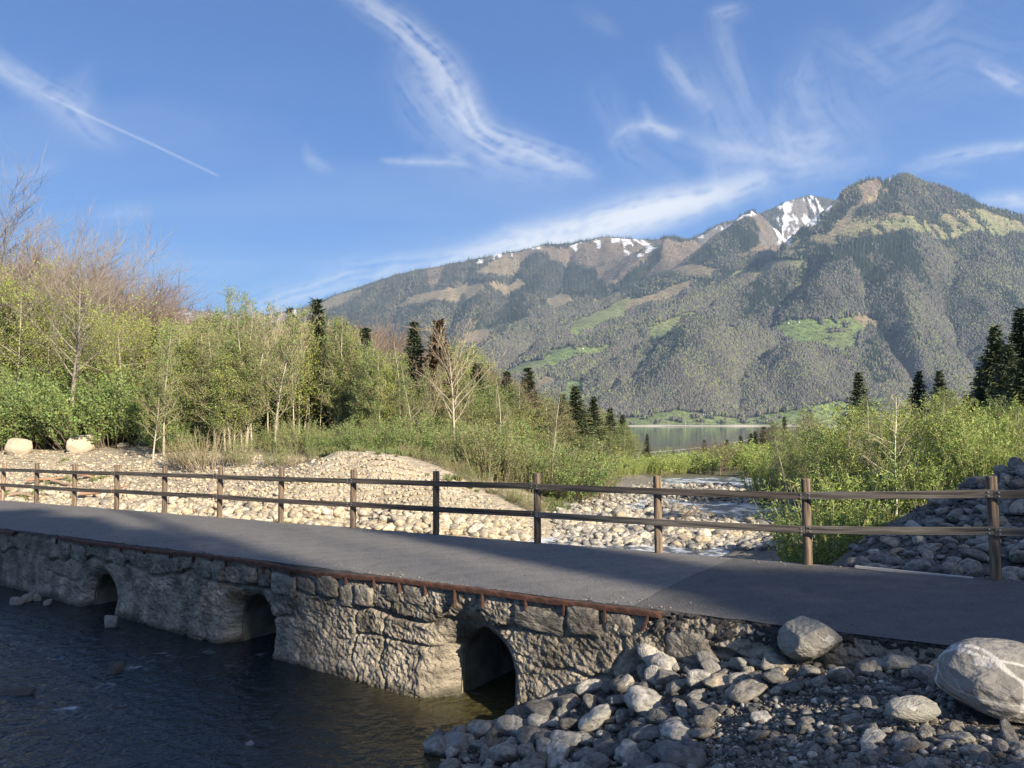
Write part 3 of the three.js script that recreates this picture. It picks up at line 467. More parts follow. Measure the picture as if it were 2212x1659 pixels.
function WAVES() { return waterTone.length ? waterTone : (waterTone.push(...[[225, 1480, 0.16], [300, 1440, 0.2], [350, 1418, 0.22], [440, 1412, 0.16], [570, 1418, 0.14], [150, 1535, 0.2], [120, 1420, 0.1], [480, 1440, 0.12], [1015, 1500, 0.14], [640, 1440, 0.12]].map(([u, v, r]) => { const p = atLevel(u, v, WATER); return [p.x, p.z, r]; })), waterTone); }

// ───────── the causeway: asphalt road on a rough wall with three culverts ─────────
const ASH = std({ color: rgb(0.2, 0.194, 0.188), map: rep(T.speck, 0.9), bumpMap: rep(T.grit, 1.6), bumpScale: 0.006, roughness: 0.9 });
const ASH2 = std({ color: rgb(0.125, 0.121, 0.117), map: rep(T.speck, 0.9), bumpMap: rep(T.grit, 1.6), bumpScale: 0.006, roughness: 0.85 });
const seam = (w) => 7.5 + 0.0 * w;   // the joint between the old and the new asphalt
function edgeW(s) { return ROAD_W + 0.012 * n2(s * 3, 4) + 0.018 * n2(s * 11, 9); }
function roadSheet(s0f, s1f, n, m) { const P = [], UV = [], I = []; for (let i = 0; i <= n; i++) for (let j = 0; j <= m; j++) { const t = j / m, w0 = lerp(-0.12, ROAD_W, t), s = lerp(s0f(w0), s1f(w0), i / n), w = lerp(-0.12 + 0.02 * n2(s * 4, 2), edgeW(s), t), p = rp(s, w, roadY(s) + 0.03 * Math.sin(Math.PI * t) + 0.012 * fbm(s * 0.7, w * 0.9, 3)); P.push(p.x, p.y, p.z); UV.push(s, w); } for (let i = 0; i < n; i++) for (let j = 0; j < m; j++) { const a = i * (m + 1) + j, b = a + m + 1; I.push(a, a + 1, b, b, a + 1, b + 1); } return geoOf(P, I, null, UV); }
const road = new THREE.Group(); struct(road, 'road', 'narrow asphalt road crossing the stream on the causeway');
part(road, 'asphalt', roadSheet(() => -34, (w) => seam(w) - 0.003, 260, 24), ASH); road.children[0].userData.kind = 'structure';
part(road, 'new_asphalt', roadSheet((w) => seam(w) + 0.003, () => 22, 160, 24), ASH2, 'darker newer asphalt surface'); road.children[1].userData.kind = 'structure';
{ const b = new THREE.BoxGeometry(1, 1, 1); // body of the causeway under the asphalt
  const P = [], I = []; for (let k = 0; k <= 60; k++) { const s = lerp(-34, 22, k / 60), y = roadY(s) - 0.035; for (const [w, yy] of [[-0.1, -2.6], [-0.1, y], [3.05, y], [3.05, y - 0.02]]) { const p = rp(s, w, yy); P.push(p.x, p.y, p.z); } if (k) for (let c = 0; c < 3; c++) { const a = (k - 1) * 4 + c; I.push(a, a + 4, a + 1, a + 4, a + 5, a + 1); } }
  part(road, 'road_base', geoOf(P, I), std({ color: rgb(0.1, 0.095, 0.09), side: THREE.DoubleSide })); }
const wallThing = new THREE.Group(); add(wallThing, 'causeway_wall', 'rough weathered concrete and stone wall with three arched culverts under the road', 'wall');
const ARCHES = [{ s: -2.95, hw: 0.44, top: -0.68 }, { s: 1.3, hw: 0.46, top: -0.5 }, { s: 5.5, hw: 0.45, top: -0.39 }];
function archDist(s, y) {   // signed distance outside the nearest opening, and the way out
  let best = [9, 0, 0, 0];
  ARCHES.forEach((a, k) => { const cy = a.top - a.hw * 1.12, dx = s - a.s; let d, nx, ny; if (y > cy) { const yy = (y - cy) / 1.12, L = Math.hypot(dx, yy) || 1e-6; d = L - a.hw; nx = dx / L; ny = yy / L; } else { d = Math.abs(dx) - a.hw; nx = Math.sign(dx); ny = 0; } if (d < best[0]) best = [d, nx, ny, k]; });
  return best;
}
const mouthOf = (k, s) => k === 2 ? lerp(0.17, 0.4, sstep(0.2, -0.25, s - ARCHES[2].s)) : k === 1 ? lerp(0.14, 0.24, sstep(0.2, -0.2, s - ARCHES[1].s)) : 0.17;
function wallOut(s, y) {   // how far the wall face stands out of its mean plane
  const top = roadY(s), depth = top - y;
  const wx = s + 0.08 * fbm(s * 2, y * 2, 3), wy = y + 0.06 * fbm(s * 2 + 9, y * 2, 3);
  let o = 0.05 * fbm(s * 0.5 + 2, y * 0.6, 2) + 0.016 * (ridged(wx * 1.3, wy * 3.6, 4)) + 0.022 * fbm(wx * 9, wy * 16, 5) + 0.03 * ridged(wx * 19, wy * 27, 4);
  const smoothLeft = sstep(-1.2, -2.2, s);   // the left part is smoother concrete
  o = lerp(o, 0.05 * fbm(s * 0.8, y, 2) + 0.03 * fbm(wx * 5, wy * 6, 4) + 0.012 * ridged(wx * 11, wy * 13, 3), smoothLeft * 0.8);
  // the split between the cap course and the body, and further cracks
  const cl = 0.4 + 0.09 * n2(s * 1.3, 4) + 0.05 * n2(s * 4, 7), cr = Math.abs(depth - cl);
  o -= 0.1 * sstep(0.05, 0.0, cr) * sstep(-0.6, 0.1, n2(s * 0.9, 12) + 0.4);
  const c2 = 0.72 + 0.16 * n2(s * 0.8 + 5, 2) + 0.05 * n2(s * 5, 3);
  o -= 0.07 * sstep(0.035, 0.0, Math.abs(depth - c2)) * sstep(0.0, 0.3, n2(s * 0.7 + 3, 5));
  const vx = Math.abs(((s + 0.12 * n2(y * 4, 3)) / 1.9 % 1 + 1) % 1 - 0.5) * 1.9; o -= 0.05 * sstep(0.03, 0, Math.abs(vx - 0.7)) * sstep(0.1, 0.4, n2(s * 0.5, 9) + 0.3) * (1 - smoothLeft * 0.7);
  o += 0.1 * sstep(0.9, 1.5, depth);   // the foot swells
  o -= 0.05 * sstep(0.16, 0, depth);
  return o;
}
{
  const s0 = -9.2, s1 = 11.4, y0 = -1.75, ns = 1100, ny = 104, P = [], C = [], UV = [], I = [], gone = [];
  for (let i = 0; i <= ns; i++) for (let j = 0; j <= ny; j++) {
    let s = lerp(s0, s1, i / ns); const top = roadY(s) - 0.03; let y = lerp(y0, top, j / ny);
    let [d, nx, ny2, ak] = archDist(s, y);
    gone.push(d < -0.02);
    if (d < 0 && d >= -0.024) { s -= nx * d; y -= ny2 * d * 1.1; }
    let o = wallOut(s, y);
    const mouth = mouthOf(ak, s);   // worn lips; the widest one on the third
    if (d < mouth) { const t = 1 - clamp(d / mouth); o = o * (1 - t * 0.8) - 0.3 * mouth / 0.4 * t * t - 0.05 * t; }
    const p = rp(s, ROAD_W + 0.02 + o, y);
    P.push(p.x, p.y, p.z); UV.push(s, y);
    const f = 1 + 0.5 * fbm(s * 2.2, y * 3, 4) + 0.3 * fbm(s * 12, y * 12, 3), st = sstep(0.1, 0.5, fbm(s * 0.6 + 9, y * 0.35, 3) + 0.25 * n2(s * 3, y * 0.7)), wet = sstep(0.14, 0.0, y - WATER - 0.05 * n2(s * 3, 1));
    const lo = [0.4, 0.35, 0.275], hi = [0.2, 0.178, 0.145], pale = sstep(0.5, 1.3, roadY(s) - y) * 0.5;
    C.push(...[0, 1, 2].map((c) => lerp(lerp(lo[c], hi[c], clamp(st * 0.8 + 0.2 - pale)) * f, [0.08, 0.075, 0.05][c], wet * 0.85)));
  }
  for (let i = 0; i < ns; i++) for (let j = 0; j < ny; j++) { const a = i * (ny + 1) + j, b = a + ny + 1; for (const t of [[a, b, a + 1], [b, b + 1, a + 1]]) if (!(gone[t[0]] || gone[t[1]] || gone[t[2]])) I.push(...t); }
  part(wallThing, 'wall_face', geoOf(P, I, C, UV), std({ vertexColors: true, map: rep(T.tone, 0.7), bumpMap: rep(T.rough, 2.2), bumpScale: 0.05 }));
  const pipeMat = std({ color: rgb(0.27, 0.25, 0.2), map: rep(T.tone, 0.8), bumpMap: rep(T.rough, 1.5), bumpScale: 0.006, side: THREE.DoubleSide });
  for (const a of ARCHES) {   // smooth barrels running through under the road
    const Q = [], II = [], UU = [], cy = a.top - a.hw * 1.12, n = 40, m = 30;
    const loop = []; for (let k = 0; k <= n; k++) { const t = k / n; if (t < 0.25) loop.push([-a.hw, lerp(-1.75, cy, t / 0.25)]); else if (t > 0.75) loop.push([a.hw, lerp(cy, -1.75, (t - 0.75) / 0.25)]); else { const g = Math.PI * (1 - (t - 0.25) / 0.5); loop.push([Math.cos(g) * a.hw, cy + Math.sin(g) * a.hw * 1.12]); } }
    for (let j = 0; j <= m; j++) { loop.forEach(([x, y], k) => { const mo = mouthOf(ARCHES.indexOf(a), a.s + x), w = lerp(ROAD_W + 0.06 - 0.05 - 0.75 * mo + 0.2 * wallOut(a.s + x, y), -0.15, j / m); const p = rp(a.s + x * 1.012, w, y + 0.005); Q.push(p.x, p.y, p.z); UU.push(k / n * 3, w); }); }
    for (let j = 0; j < m; j++) for (let k = 0; k < n; k++) { const q = j * (n + 1) + k, r = q + n + 1; II.push(q, r, q + 1, r, r + 1, q + 1); }
    part(wallThing, 'culvert', geoOf(Q, II, null, UU), pipeMat);
  }
}

// ───────── trees and bushes ─────────
class Mesher {   // collects tapered limbs and leaves
  constructor() { this.p = []; this.i = []; this.c = []; }
  limb(pts, n, col, cap) {   // pts: [Vector3, radius]
    const base = this.p.length / 3, t = V(0, 0, 0), a = V(0, 0, 0), b = V(0, 0, 0);
    for (let k = 0; k < pts.length; k++) {
      t.copy(pts[Math.min(k + 1, pts.length - 1)][0]).sub(pts[Math.max(k - 1, 0)][0]).normalize();
      a.set(Math.abs(t.y) > 0.9 ? 1 : 0, Math.abs(t.y) > 0.9 ? 0 : 1, 0).cross(t).normalize(); b.crossVectors(t, a);
      for (let m = 0; m < n; m++) { const g = m / n * 6.2832, c = Math.cos(g) * pts[k][1], s = Math.sin(g) * pts[k][1], q = pts[k][0]; this.p.push(q.x + a.x * c + b.x * s, q.y + a.y * c + b.y * s, q.z + a.z * c + b.z * s); const f = col[3] ? 1 + col[3] * n3(q.x * 6 + m, q.y * 3, q.z * 6) : 1; this.c.push(col[0] * f, col[1] * f, col[2] * f); }
      if (k) for (let m = 0; m < n; m++) { const A = base + (k - 1) * n + m, B = base + (k - 1) * n + (m + 1) % n; this.i.push(A, B, A + n, B, B + n, A + n); }
    }
  }
  twig(a, b, w, col) {   // two crossed slivers
    const d = b.clone().sub(a), s = V(d.y, d.z, d.x).cross(d).normalize().multiplyScalar(w), s2 = s.clone().cross(d).normalize().multiplyScalar(w);
    for (const q of [s, s2]) { const k = this.p.length / 3; this.p.push(a.x - q.x, a.y - q.y, a.z - q.z, a.x + q.x, a.y + q.y, a.z + q.z, b.x, b.y, b.z); for (let m = 0; m < 3; m++) this.c.push(col[0], col[1], col[2]); this.i.push(k, k + 1, k + 2); }
  }
  leaf(p, dir, up, len, wid, col) {
    const s = V(0, 0, 0).crossVectors(dir, up).normalize().multiplyScalar(wid / 2), k = this.p.length / 3, e = dir.clone().multiplyScalar(len);
    this.p.push(p.x, p.y, p.z, p.x + e.x * 0.5 + s.x, p.y + e.y * 0.5 + s.y, p.z + e.z * 0.5 + s.z, p.x + e.x, p.y + e.y, p.z + e.z, p.x + e.x * 0.5 - s.x, p.y + e.y * 0.5 - s.y, p.z + e.z * 0.5 - s.z);
    for (let m = 0; m < 4; m++) this.c.push(col[0], col[1], col[2]); this.i.push(k, k + 1, k + 2, k, k + 2, k + 3);
  }
  geo() { return geoOf(this.p, this.i, this.c); }
}
const rv = (r) => { const c = r() * 2 - 1, t = r() * 6.2832, s = Math.sqrt(1 - c * c); return V(s * Math.cos(t), c, s * Math.sin(t)); };
const jit = (c, r, k) => { const f = 1 + (r() - 0.5) * k, g = 1 + (r() - 0.5) * k * 0.5; return [c[0] * f * g, c[1] * f, c[2] * f / g]; };
function path(r, p, dir, len, r0, r1, n, bend, lift) { const pts = [[p.clone(), r0]], d = dir.clone().normalize(), q = p.clone(); for (let k = 1; k <= n; k++) { d.addScaledVector(rv(r), bend).normalize(); d.y += lift; d.normalize(); q.addScaledVector(d, len / n); pts.push([q.clone(), lerp(r0, r1, k / n)]); } return pts; }
const along = (pts, t) => { const f = clamp(t) * (pts.length - 1), i = Math.min(pts.length - 2, Math.floor(f)), k = f - i; return [pts[i][0].clone().lerp(pts[i + 1][0], k), pts[i + 1][0].clone().sub(pts[i][0]).normalize(), lerp(pts[i][1], pts[i + 1][1], k)]; };

// ───────── stones ─────────
function smoothNormals(g) { const p = g.attributes.position, map = new Map(), nn = []; g.computeVertexNormals(); const n = g.attributes.normal, key = (i) => Math.round(p.getX(i) * 1e4) + ',' + Math.round(p.getY(i) * 1e4) + ',' + Math.round(p.getZ(i) * 1e4); for (let i = 0; i < p.count; i++) { const k = key(i), v = map.get(k) ?? [0, 0, 0]; v[0] += n.getX(i); v[1] += n.getY(i); v[2] += n.getZ(i); map.set(k, v); } for (let i = 0; i < p.count; i++) { const v = map.get(key(i)), L = Math.hypot(...v) || 1; n.setXYZ(i, v[0] / L, v[1] / L, v[2] / L); } return g; }
function stoneGeo(seed, detail, cuts = 7, round = 0.5, lump = 0.12) {
  const r = rngOf(seed), g = new THREE.IcosahedronGeometry(1, detail), a = g.attributes.position, pl = [];
  for (let k = 0; k < cuts; k++) { const t = r() * 6.28, c = r() * 2 - 1, s = Math.sqrt(1 - c * c); pl.push([s * Math.cos(t), c, s * Math.sin(t), 0.52 + 0.36 * r()]); }
  const uv = g.attributes.uv, v = V(0, 0, 0);
  for (let i = 0; i < a.count; i++) {
    v.fromBufferAttribute(a, i).normalize(); let m = 1;
    for (const [x, y, z, d] of pl) { const q = v.x * x + v.y * y + v.z * z; if (q > 0) { const lim = d / q; m = lim < m ? lerp(lim, Math.min(m, 1), round * 0.35) : m; } }
    m *= 1 + lump * fbm3(v.x * 1.5 + seed, v.y * 1.5, v.z * 1.5, 3) + 0.035 * fbm3(v.x * 5, v.y * 5 + seed, v.z * 5, 2);
    a.setXYZ(i, v.x * m, v.y * m, v.z * m); 
  }
  for (let i = 0; i < a.count; i += 3) { const n = [0, 0, 0]; for (let k = 0; k < 3; k++) { n[0] += Math.abs(a.getX(i + k)); n[1] += Math.abs(a.getY(i + k)); n[2] += Math.abs(a.getZ(i + k)); } const ax = n.indexOf(Math.max(...n)); for (let k = 0; k < 3; k++) { const x = a.getX(i + k), y = a.getY(i + k), z = a.getZ(i + k); uv.setXY(i + k, (ax === 0 ? z : x) * 0.45 + seed * 0.37, (ax === 1 ? z : y) * 0.45 + ax * 0.3); } }
  return smoothNormals(g);
}
const STONES = [...Array(16)].map((_, k) => stoneGeo(11 + k * 13, 4, 7 + k % 8, 0.55 * (k % 3) / 2, 0.22)), BLOCKS = STONES.filter((_, k) => k % 3 !== 2);
const CHIPS = [...Array(5)].map((_, k) => stoneGeo(301 + k * 7, 1, 6, 0.3, 0.2));
const stoneMat = (r, g, b) => std({ color: rgb(r, g, b), map: rep(T.tone, 1.6), bumpMap: rep(T.rough, 2), bumpScale: 0.008, roughness: 0.88 });
const GREYS = [[0.26, 0.25, 0.225], [0.31, 0.295, 0.262], [0.22, 0.212, 0.195], [0.16, 0.154, 0.145], [0.35, 0.325, 0.28], [0.27, 0.248, 0.212], [0.46, 0.435, 0.39], [0.2, 0.183, 0.157]].map((c) => stoneMat(...c));
const PALES = [[0.56, 0.48, 0.345], [0.62, 0.55, 0.42], [0.48, 0.41, 0.305], [0.58, 0.475, 0.325], [0.38, 0.335, 0.265], [0.64, 0.575, 0.46]].map((c) => stoneMat(...c));
const pick = (L, r) => L[Math.min(L.length - 1, r() * L.length | 0)];
const normalAt = (f, x, z, e) => V(f(x - e, z) - f(x + e, z), 2 * e, f(x, z - e) - f(x, z + e)).normalize();
function setStone(o, f, x, z, size, r, sink = 0.3) {
  const sx = size * (0.85 + 0.5 * r()), sy = size * (0.5 + 0.3 * r()), sz = size * (0.7 + 0.35 * r());
  o.scale.set(sx, sy, sz); o.rotation.set((r() - 0.5) * 0.9, r() * 6.28, (r() - 0.5) * 0.9);
  o.position.set(x, f(x, z) + sy * (1 - 2 * sink) * 0.9, z);
}
function march(f, u, v, d0, d1) { const r = ray(u, v), k = 1 / -r.z; let d = d0; for (; d < d1; d *= 1.012) { const y = EYE + r.y * k * d; if (y < f(r.x * k * d, -d)) return V(r.x * k * d, y, -d); } return null; }
function heap(parent, name, f, n, areas, mats, r, d0, d1, spacing = 0.72, ok = null) {   // single stones laid over a surface, none inside another
  const placed = []; let tries = 0;
  const total = areas.reduce((s, a) => s + a.weight, 0);
  while (placed.length < n && tries++ < n * 60) {
    let q = r() * total, a = areas[0]; for (const b of areas) { a = b; q -= b.weight; if (q < 0) break; }
    const x0 = Math.min(...a.poly.map((p) => p[0])), x1 = Math.max(...a.poly.map((p) => p[0])), y0 = Math.min(...a.poly.map((p) => p[1])), y1 = Math.max(...a.poly.map((p) => p[1]));
    const u = lerp(x0, x1, r()), v = lerp(y0, y1, r()); if (!inPoly(u, v, a.poly)) continue;
    const p = march(f, u, v, d0, d1); if (!p || (ok && !ok(p.x, p.z))) continue;
    const k = Math.pow(1 - placed.length / n, 1.0), size = lerp(a.size[0], a.size[1], k * (0.5 + 0.5 * r()) );
    let clash = false; for (const o of placed) if (Math.hypot(o.x - p.x, o.z - p.z) < (o.size + size) * spacing) { clash = true; break; }
    if (clash) continue;
    placed.push({ x: p.x, z: p.z, size });
    const m = part(parent, name, pick(mats === PALES || r() < 0.65 ? BLOCKS : STONES, r), pick(a.mats ?? mats, r)); setStone(m, f, p.x, p.z, size, r, a.sink ?? 0.25);
  }
  return placed;
}
function scatter(parent, name, f, n, areas, colors, r, d0, d1, avoid = [], sink = 0.25, ok = null) {   // the small stones nobody could count
  const groups = CHIPS.map(() => []), total = areas.reduce((s, a) => s + a.weight, 0);
  for (let k = 0; k < n; k++) {
    let q = r() * total, a = areas[0]; for (const b of areas) { a = b; q -= b.weight; if (q < 0) break; }
    const x0 = Math.min(...a.poly.map((p) => p[0])), x1 = Math.max(...a.poly.map((p) => p[0])), y0 = Math.min(...a.poly.map((p) => p[1])), y1 = Math.max(...a.poly.map((p) => p[1]));
    const u = lerp(x0, x1, r()), v = lerp(y0, y1, r()); if (!inPoly(u, v, a.poly)) continue;
    const p = march(f, u, v, d0, d1); if (!p || (ok && !ok(p.x, p.z))) continue;
    const x = p.x + (r() - 0.5) * 0.06, z = p.z + (r() - 0.5) * 0.1;
    groups[k % CHIPS.length].push([x, z, lerp(a.size[0], a.size[1], Math.pow(r(), 2.6))]);
  }
  const o = new THREE.Object3D();
  groups.forEach((L, k) => {
    const im = new THREE.InstancedMesh(CHIPS[k], std({ map: rep(T.tone, 1), roughness: 0.9 }), L.length);
    L.forEach(([x, z, s], i) => { setStone(o, f, x, z, s, r, sink); o.updateMatrix(); im.setMatrixAt(i, o.matrix); const c = pick(colors, r), j = 0.8 + 0.4 * r(); im.setColorAt(i, rgb(c[0] * j, c[1] * j, c[2] * j)); });
    im.name = name; im.userData.kind = 'stuff'; parent.add(im);
  });
}

// wall: the squared cap stones under the road edge
{
  const r = rngOf(21), capMats = [[0.3, 0.27, 0.22], [0.26, 0.235, 0.195], [0.22, 0.2, 0.165], [0.34, 0.31, 0.25]].map((c) => std({ color: rgb(...c), map: rep(T.tone, 1.3), bumpMap: rep(T.rough, 1.6), bumpScale: 0.03 }));
  const caps = [...Array(8)].map((_, k) => { const g = stoneGeo(900 + k * 5, 5, 0, 0, 0.12), a = g.attributes.position; for (let i = 0; i < a.count; i++) { const x = a.getX(i), y = a.getY(i), z = a.getZ(i), q = 9, L = Math.pow(Math.abs(x) ** q + Math.abs(y) ** q + Math.abs(z) ** q, 1 / q), m = Math.hypot(x, y, z) / L, n = 1 + 0.1 * fbm3(x * 3 + k, y * 3, z * 3, 3); a.setXYZ(i, x * m * n, y * m * n, z * m * n); } return smoothNormals(g); });
  let s = -4.3, k = 0;
  while (s < 9.6) {
    const w = 0.24 + 0.34 * r() * r() + (r() < 0.2 ? 0.2 : 0), h = 0.15 + 0.13 * r(), gap = r() < 0.25 ? 0.1 + 0.2 * r() : 0.02;
    if (r() < (s < -1.5 ? 0.55 : 0.36) || Math.abs(s + w / 2 - 5.46) < 0.5) { s += w; continue; }
    const m = part(wallThing, 'stone', caps[k++ % 8], pick(capMats, r)), c = s + w / 2, top = roadY(c) - 0.07 - 0.13 * r() - (c > 7.8 ? 0.1 : 0);
    m.scale.set(w / 2, h / 2 + 0.02, 0.13); m.position.copy(rp(c, ROAD_W - 0.075 + 0.05 * r(), top - h / 2)); m.rotation.set((r() - 0.5) * 0.16, -0.594 + (r() - 0.5) * 0.14, (r() - 0.5) * 0.2);
    s += w + gap;
  }
}
// crumbled asphalt lip where the steel edge ends
{
  const P = [], I = [], UV = [], n = 260, m = 14;
  for (let i = 0; i <= n; i++) for (let j = 0; j <= m; j++) { const s = lerp(7.7, 14, i / n), t = j / m, H = 0.2 + 0.06 * n2(s * 3, 5), y = roadY(s) - t * H - (j ? 0 : -0.002), w = edgeW(s) - 0.02 + (j ? 0.02 + 0.06 * t + 0.05 * fbm(s * 9, t * 4, 4) + 0.03 * n2(s * 34, t * 12) : 0), p = rp(s, w, y + (j ? 0.015 * n2(s * 30 + 4, t * 9) : 0)); P.push(p.x, p.y, p.z); UV.push(s, t * 0.25); }
  for (let i = 0; i < n; i++) for (let j = 0; j < m; j++) { const a = i * (m + 1) + j, b = a + m + 1; I.push(a, a + 1, b, b, a + 1, b + 1); }
  part(road, 'asphalt_edge', geoOf(P, I, null, UV), std({ color: rgb(0.045, 0.043, 0.042), bumpMap: rep(T.grit, 2), bumpScale: 0.012, roughness: 1 }), 'crumbled dark asphalt edge');
  const Q = [], J = [], U2 = []; for (let i = 0; i <= 420; i++) { const s = lerp(-10, 7.9, i / 420); for (let j = 0; j < 3; j++) { const p = rp(s, edgeW(s) - 0.005 + 0.012 * j, roadY(s) + 0.003 - 0.045 * (j / 2) + 0.012 * n2(s * 22, j * 3)); Q.push(p.x, p.y, p.z); U2.push(s, j * 0.05); } if (i) for (let j = 0; j < 2; j++) { const a = (i - 1) * 3 + j; J.push(a, a + 1, a + 3, a + 3, a + 1, a + 4); } }
  part(road, 'asphalt_edge', geoOf(Q, J, null, U2), std({ color: rgb(0.07, 0.067, 0.064), side: THREE.DoubleSide, bumpMap: rep(T.grit, 2), bumpScale: 0.01 }));
}
// the rusty steel edge with its bent anchor straps
{
  const r = rngOf(31), rust = std({ color: rgb(0.115, 0.05, 0.032), map: rep(T.tone, 2), bumpMap: rep(T.rough, 4), bumpScale: 0.004, roughness: 0.9 });
  const beam = (s0, s1, parent) => { const P = [], UV = [], I = [], n = Math.ceil((s1 - s0) / 0.08), prof = [[0, 0.012], [0.05, 0.014], [0.056, 0.002], [0.056, -0.046], [0.044, -0.05], [0.042, -0.006], [0, -0.004]]; for (let i = 0; i <= n; i++) { const s = lerp(s0, s1, i / n), wob = 0.018 * n2(s * 0.9, 7) - 0.03 * sstep(1.6, 2.6, s) * sstep(4.2, 2.6, s), b = 0.02 * n2(s * 0.7, 3); for (const [w, y] of prof) { const p = rp(s, ROAD_W + 0.022 + w + b, roadY(s) - 0.02 + y + wob); P.push(p.x, p.y, p.z); UV.push(s, (w + y) * 2); } if (i) for (let k = 0; k < prof.length; k++) { const a = (i - 1) * prof.length, k2 = (k + 1) % prof.length; I.push(a + k, a + k2, a + prof.length + k, a + prof.length + k, a + k2, a + prof.length + k2); } } const e = n * prof.length; for (let k = 1; k < prof.length - 1; k++) { I.push(0, k + 1, k, e, e + k, e + k + 1); } return part(parent, 'steel_angle', geoOf(P, I, null, UV), rust); };
  const edge = new THREE.Group(); beam(-4.46, 7.86, edge);
  const strap = new THREE.BoxGeometry(0.018, 1, 0.045);
  for (const [s, len, lean] of [[-4.44, 0.1, 0], [-3.2, 0.07, 0.1], [-2.2, 0.08, 0], [-1.5, 0.07, 0], [-0.75, 0.11, 0.15], [-0.1, 0.1, -0.1], [0.75, 0.1, 0.1], [1.65, 0.12, 0], [2.25, 0.09, 0.1], [2.8, 0.08, 0.3], [3.35, 0.1, 0.1], [3.85, 0.09, 0], [4.28, 0.12, 0.1], [4.72, 0.11, 0], [5.2, 0.21, 0], [5.62, 0.16, 0], [6.22, 0.12, 0.05], [6.72, 0.12, 0], [7.22, 0.14, 0], [7.72, 0.17, -0.35], [-0.72, 0.2, 0.9]]) {
    const m = part(edge, 'anchor_strap', strap, rust); m.scale.y = len; m.position.copy(rp(s + Math.sin(lean) * len * 0.5, ROAD_W + 0.075 + 0.02 * n2(s * 0.7, 3), roadY(s) - 0.03 - len / 2 - 0.015)); m.rotation.set(0, -0.594, lean, 'YXZ');
  }
  add(edge, 'steel_edge_rail', 'long rusty steel angle edging the asphalt with bent anchor straps', 'steel edging');
  const e2 = new THREE.Group(); beam(-9.2, -6.2, e2); const st = part(e2, 'anchor_strap', strap, rust); st.scale.y = 0.08; st.position.copy(rp(-6.25, ROAD_W + 0.075, roadY(-6.25) - 0.08)); st.rotation.set(0, -0.594, 0.4, 'YXZ');
  add(e2, 'steel_edge_rail', 'short rusty steel angle at the far end of the wall, beyond the gap', 'steel edging');
  // thin pale kerb strip at the far side of the new asphalt
  const k = new THREE.BoxGeometry(1.3, 0.03, 0.05), m = new THREE.Mesh(k, std({ color: rgb(0.4, 0.385, 0.35) })); add(m, 'kerb_strip', 'thin pale concrete strip along the far road edge before the last post', 'kerb');
  m.position.copy(rp(9.75, -0.02, roadY(9.75) + 0.015)); m.rotation.y = -0.594;
}
